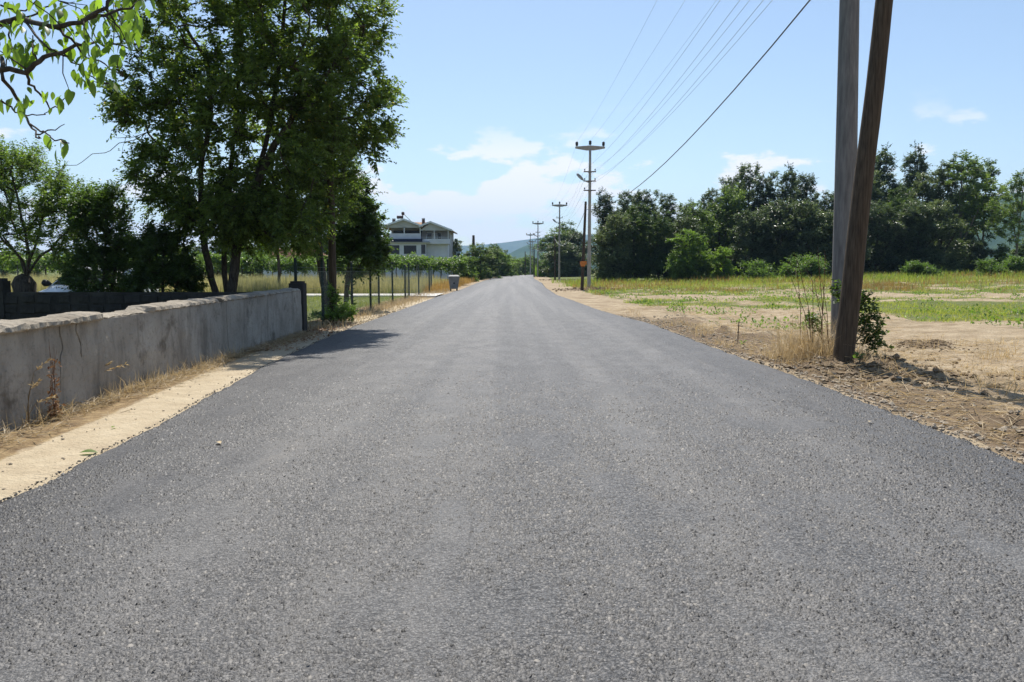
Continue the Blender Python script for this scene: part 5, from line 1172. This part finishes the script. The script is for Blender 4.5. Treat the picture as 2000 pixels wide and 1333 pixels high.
o = blades('dry_grass_fringe', x, y, ground_z(x, y), g.uniform(.05, .28, n), g.uniform(.008, .016, n), M['straw'], g, .6); stuff_label(o, 'dry straw-coloured grass fringe along the fence foot', 'grass')
x = -5.0 + g.normal(0, .5, 4200); y = g.uniform(46, 92, 4200); ok = x < road_l(y) - .35; x, y = x[ok], y[ok]
o = blades('dry_grass_fringe', x, y, ground_z(x, y), g.uniform(.2, .75, len(x)), g.uniform(.012, .03, len(x)), M['rust_grass'], g, .4); stuff_label(o, 'rusty dry grass around the waste container and beyond', 'grass')
cc = [(6.2 + g.uniform(-1.5, 3.2), g.uniform(8.2, 14.5)) for _ in range(46)] + [(float(road_r(q)) + .35 + abs(g.normal(0, .5)), q) for q in g.uniform(11, 26, 26)]
x = np.concatenate([g.normal(c[0], .16, 34) for c in cc]); y = np.concatenate([g.normal(c[1], .14, 34) for c in cc]); ok = x > road_r(y) + .15; x, y = x[ok], y[ok]
o = blades('dry_grass_stubble', x, y, ground_z(x, y), g.uniform(.05, .26, len(x)), g.uniform(.004, .009, len(x)), M['straw'], g, .8); stuff_label(o, 'sparse dry stubble standing on the dirt verge by the poles', 'grass')
# standing dry tufts along the wall
y = np.concatenate([g.normal(c, .18, 60) for c in (5.9, 6.9, 7.4, 8.5, 9.0, 9.4, 9.9, 10.5, 11.2, 11.9, 12.5)]); x = wall_x(y) + .05 + np.abs(g.normal(0, .1, len(y)))
o = blades('dry_grass_fringe', x, y, ground_z(x, y), g.uniform(.08, .30, len(y)), g.uniform(.004, .008, len(y)), M['straw'], g, .5); stuff_label(o, 'standing dry grass tufts against the roadside wall', 'grass')
def stalk(label, px, py, tops, mat):
    b = gnd(px, py); t = thing('grass_stalk', label, 'grass', (b.x, b.y, -0.03))
    for (tx, ty) in tops:
        e = at(tx, ty, b.y) - Vector((b.x, b.y, -.03)); m = MB(); pts = [Vector((0, 0, 0)), Vector((e.x * .1, -.02, e.z * .45)), Vector((e.x * .4, -.02, e.z * .82)), e]; m.tube(pts, [.004, .003, .0025, .0015], 4); s = obj('stem', m, mat, t)
        n = 26; q = g.random(n); d = (pts[3] - pts[2]); p = np.array([tuple(pts[2] + d * v) for v in q]); a = np.array(d.normalized())[None] + g.normal(0, .35, (n, 3)); L = g.uniform(.03, .06, n)
        obj('seed_head', leaves_mesh('seed_head', p, a, g.normal(0, 1, (n, 3)), L, L * .22, g.random(n)), M['straw'], s)
stalk('tall dry oat grass stalk leaning at the foot of the cracked wall', 56, 828, [(97, 702), (104, 775), (75, 745)], M['straw']); stalk('short dry oat grass stalk by the wall past the cracks', 186, 770, [(200, 742), (245, 712), (216, 708)], M['straw'])
# dead reddish weed in the wall crack
b = gnd(112, 812); t = thing('dead_weed', 'dead reddish-brown weed standing in the wall crack', 'weed', (b.x - .02, b.y, -.02)); m = MB()
for q in range(6): m.tube([(0, 0, 0), (g.normal(0, .012), g.normal(0, .02), .3), (g.normal(0, .02), g.normal(0, .035), .55 + .2 * g.random())], [.003, .0022, .0012], 4)
obj('stem', m, M['dead_leaf'], t); n = 220; p = np.stack([g.normal(0, .025, n), g.normal(0, .03, n), .03 + .5 * g.random(n) ** 2], 1); L = g.uniform(.02, .05, n); obj('foliage', leaves_mesh('foliage', p, g.normal(0, 1, (n, 3)), g.normal(0, 1, (n, 3)), L, L * .5, g.random(n)), M['dead_leaf'], t)

# ---------------------------------------------------------------- growth at the foot of the near poles
b = Vector((4.55, 11.9, gz(4.55, 11.9))); t = thing('dry_grass_clump', 'tall straw-coloured dry grass clump at the foot of the leaning wooden pole', 'grass', b)
n = 1700; x = g.normal(-.02, .27, n); y = g.normal(.1, .3, n); tmp = blades('dry_blades', x, y, 0 * x - .03, .18 + .75 * g.random(n) ** 1.5, g.uniform(.004, .009, n), M['straw'], g, .62, curve=.8); tmp.parent = t
n = 500; x = g.normal(.55, .22, n); y = g.normal(-.2, .2, n); tmp = blades('dry_blades', x, y, 0 * x - .03, g.uniform(.1, .35, n), g.uniform(.004, .008, n), M['straw'], g, .7); tmp.parent = t
m = MB()
for q in range(9):
    ax, ay = g.normal(.1, .1), g.normal(.1, .1); h = g.uniform(1.0, 1.75); cx_ = g.uniform(-.35, .1); m.tube([(ax, ay, 0), (ax + cx_ * .4, ay, h * .5), (ax + cx_, ay + .05, h * .85), (ax + cx_ * 1.3 + g.normal(0, .08), ay + .1, h)], [.006, .005, .004, .002], 4)
    for w_ in range(3): z = h * g.uniform(.5, .9); f = z / h; m.tube([(ax + cx_ * f, ay, z), (ax + cx_ * f + g.normal(0, .1), ay + g.normal(0, .08), z + g.uniform(.05, .18))], [.003, .0015], 3)
obj('dry_stems', m, M['dead_leaf'], t)
b = Vector((4.95, 12.1, gz(4.95, 12.1)))
sm = [[(0, 0, 0), (.1, 0, .5), (.25, 0, .95)], [(0.15, 0, 0), (.4, -.05, .4), (.55, 0, .75)], [(0.02, 0, 0), (-.2, .1, .3), (-.3, .15, .6)]]
bl = [(.33, -.05, .62, .26, .28, .32), (.18, .1, .95, .22, .2, .2), (.5, -.1, .35, .2, .22, .25), (-.30, .1, .5, .08, .12, .2)]
plant('bramble_bush', 'green bramble bush growing behind the foot of the leaning wooden pole', 'shrub', b, sm, bl, 95, 3, 6, .16, .075, .05, M['leaf_shrub'], M['bark'], 61, rtip=.003, power=.35, twig_r=.002, shell=.3)
# little green plants
def sprout(label, x, y, h, nl, ll, mat, seed, name='sapling'):
    g3 = np.random.default_rng(seed); t = thing(name, label, 'plant', (x, y, gz(x, y))); m = MB(); m.tube([(0, 0, -.03), (.01, 0, h * .5), (.03, .01, h)], [.012, .009, .004], 5); obj('stem', m, M['bark'], t)
    z = g3.uniform(.25, 1, nl) * h; p = np.stack([g3.normal(0, .02, nl), g3.normal(0, .02, nl), z], 1); az = g3.uniform(0, 6.28, nl); L = ll * g3.uniform(.7, 1.2, nl)
    obj('foliage', leaves_mesh('foliage', p, np.stack([np.cos(az), np.sin(az), g3.uniform(0, .9, nl)], 1), np.tile([0, 0, 1.], (nl, 1)) + g3.normal(0, .3, (nl, 3)), L, L * .4, g3.uniform(.3, .95, nl)), mat, t); return t
p = gnd(706, 598); sprout('young broad-leaved sapling inside the wire fence', -5.15, 25.5, .72, 14, .26, M['leaf_bright'], 5); sprout('small dark leafy plant by a fence post farther along', -5.1, 28.6, .7, 26, .11, M['leaf_weed'], 6)
sprout('small green weed on the dirt below the leaning wooden pole', 4.72, 10.75, .12, 16, .10, M['leaf_weed'], 7, 'weed'); sprout('tiny green weed at the asphalt edge near the thin steel rod', 4.25, 14.6, .1, 12, .09, M['leaf_weed'], 8, 'weed')
b = Vector((-4.6, 20.7, gz(-4.6, 20.7))); bl = [(0, 0, .22, .38, .35, .22), (.25, -.3, .2, .3, .3, .18), (-.1, .2, .55, .15, .2, .4), (.1, .9, .22, .3, .4, .2), (-.35, -.5, .15, .25, .3, .16)]
plant('roadside_bush', 'low green bush at the foot of the brown wooden pole', 'bush', b, [[(0, 0, 0), (0, 0, .3), (-.05, .1, .8)]], bl, 90, 4, 7, .18, .08, .05, M['leaf_weed'], M['bark'], 63, rtip=.003, power=.35, twig_r=.002)
# thin steel rod stuck in the verge
b = gnd(1441, 667); t = thing('steel_rod', 'thin rusty steel rod standing upright in the dirt verge', 'rod', (b.x, b.y, -.1)); m = MB(); m.tube([(0, 0, 0), (.005, 0, .3), (.012, 0, .47)], .008, 6); obj('shaft', m, M['rust'], t); m = MB(); m.tube([(-.012, -.01, .27), (.02, .01, .27)], .011, 6); obj('wire_tie', m, M['rust'], t)

# ---------------------------------------------------------------- clods and stones
def rocks(name, pos, size, mat, g, label, cat='stones'):
    base = np.array([(1, 0, 0), (-1, 0, 0), (0, 1, 0), (0, -1, 0), (0, 0, 1), (0, 0, -1), (.6, .6, .55), (-.6, .6, .5), (.6, -.6, .5), (-.6, -.6, .55)], float)
    fc = [(0, 6, 4, 8), (2, 7, 4, 6), (1, 9, 4, 7), (3, 8, 4, 9), (0, 2, 6), (2, 1, 7), (1, 3, 9), (3, 0, 8), (2, 0, 5), (1, 2, 5), (3, 1, 5), (0, 3, 5)]
    n = len(pos); sc_ = size[:, None, None] * g.uniform(.55, 1.2, (n, 1, 3)) * np.array([1, 1, .7]); jit = g.uniform(.75, 1.25, (n, 10, 1)); a = g.uniform(0, 6.28, n); v = base[None] * jit * sc_
    ca, sa = np.cos(a)[:, None], np.sin(a)[:, None]; v = np.stack([v[..., 0] * ca - v[..., 1] * sa, v[..., 0] * sa + v[..., 1] * ca, v[..., 2]], -1) + pos[:, None]
    i = (np.arange(n) * 10)[:, None]; flat = np.concatenate([i + list(f) for f in fc], 1).ravel(); lt = np.tile([len(f) for f in fc], n)
    o = obj(name, mesh_np(name, v.reshape(-1, 3), flat, lt), mat, None, kind='stuff'); stuff_label(o, label, cat); return o
n = 3800; y = np.exp(g.uniform(math.log(4.2), math.log(24), n)); x = road_r(y) + .02 + np.abs(g.normal(0, .9, n)) * (.4 + .9 * fbm(y * .4, y * 0, 3, 4)); s = .006 + .03 * g.random(n) ** 5 + .001 * y * g.random(n)
rocks('dirt_clods', np.stack([x, y, ground_z(x, y) + s * .2], 1), s, M['stone'], g, 'small dirt clods and stones along the right road edge')
n = 1500; a = g.uniform(0, 6.28, n); r = np.abs(g.normal(0, .9, n)); x = 4.95 + r * np.cos(a) * 1.2; y = 10.6 + r * np.sin(a) * .9; ok = x > road_r(y) + .1; x, y = x[ok], y[ok]; s = .010 + .055 * g.random(len(x)) ** 3.5
M['clod'] = simple('clod', (0.13, 0.095, 0.06), (0.30, 0.225, 0.145), 12, 0.95, 0.15, 0.006)
rocks('dirt_clods', np.stack([x, y, ground_z(x, y) + s * .25], 1), s, M['clod'], g, 'dug brown earth clods at the foot of the leaning wooden pole')
n = 900; cidx = g.integers(0, 3, n); c = np.array([(5.35, 53.2), (7.3, 14.0), (6.2, 102)])[cidx]; rr = np.array([1.5, .32, 1.6])[cidx]; x = c[:, 0] + g.normal(0, 1, n) * rr; y = c[:, 1] + g.normal(0, 1, n) * rr; s = np.array([.07, .03, .1])[cidx] * g.uniform(.3, 1.1, n); ok = x > road_r(y) + .2
rocks('dirt_clods', np.stack([x, y, ground_z(x, y) + s * .2], 1)[ok], s[ok], M['clod'], g, 'dark earth heaps dug up around the farther poles and the hole')
n = 260; y = 3 + 14 * g.random(n); x = road_l(y) - .05 - .6 * g.random(n); s = .003 + .011 * g.random(n) ** 3
rocks('pebbles', np.stack([x, y, ground_z(x, y) + s * .3], 1), s, M['stone'], g, 'small pebbles on the pale sandy strip beside the wall')
n = 420; y = 17 + 12 * g.random(n); x = road_l(y) - .04 - np.abs(g.normal(0, .16, n)); s = .008 + .028 * g.random(n) ** 3
rocks('asphalt_crumbs', np.stack([x, y, ground_z(x, y) + s * .3], 1), s, M['stone'], g, 'crumbled stones along the left asphalt edge by the fence')
M['tar'] = simple('tar_crumb', (0.03, 0.03, 0.031), (0.075, 0.073, 0.07), 30, 0.8, 0.3)
n = 2600; y = np.exp(g.uniform(math.log(3.2), math.log(26), n)); sd = g.random(n) < .5; off = np.abs(g.normal(0, .035, n)) - .02; x = np.where(sd, road_l(y) - off, road_r(y) + off); s = .003 + .009 * g.random(n) ** 3
rocks('asphalt_crumbs', np.stack([x, y, np.where(off > .02, ground_z(x, y), -.02) + s * .3], 1), s, M['tar'], g, 'dark loose asphalt crumbs along both edges of the road')
# a few leaves fallen on the strip and the road
for k, (px, py, L, rn, lb) in enumerate([(155, 877, .13, .5, 'green fallen leaf lying on the pale sandy strip'), (218, 829, .06, .6, 'small green fallen leaf on the sandy strip nearer the wall'), (260, 858, .05, 1.0, 'small reddish fallen leaf on the asphalt near its left edge'), (1700, 825, .06, .9, 'pale dry fallen leaf on the asphalt near the right edge'), (425, 866, .07, .95, 'thin pale dry leaf lying on the left lane of asphalt')]):
    p = gnd(px, py); me = leaf_proto(1, .55, .12); a = me.attributes.new('rnd', 'FLOAT', 'FACE'); a.data.foreach_set('value', np.full(len(me.polygons), rn, np.float32)); z = .012 if p.x > float(road_l(p.y)) else gz(p.x, p.y) + .015
    o = obj('fallen_leaf', me, M['leaf_near'] if rn < .8 else M['straw'] if k != 2 else M['dead_leaf']); o.location = (p.x, p.y, z); o.scale = (L, L, L); o.rotation_euler = (.1, -.08, k * 1.3 + .2); o['label'] = lb; o['category'] = 'leaf'

# ---------------------------------------------------------------- haze: even air round everything
hz, hnt, hb, hout = new_mat('haze'); hnt.nodes.remove(hb)
pv = N(hnt, 'ShaderNodeVolumePrincipled', {'Color': (0.42, 0.68, 1.0, 1), 'Density': 0.00013, 'Anisotropy': 0.2}); hnt.links.new(pv.outputs[0], hout.inputs['Volume'])
m = MB(); m.box(-7200, -7200, -8, 7200, 7200, 420); o = obj('haze', m, hz, None, kind='stuff')
o['label'] = 'thin pale haze filling the air over the whole scene'; o['category'] = 'haze'
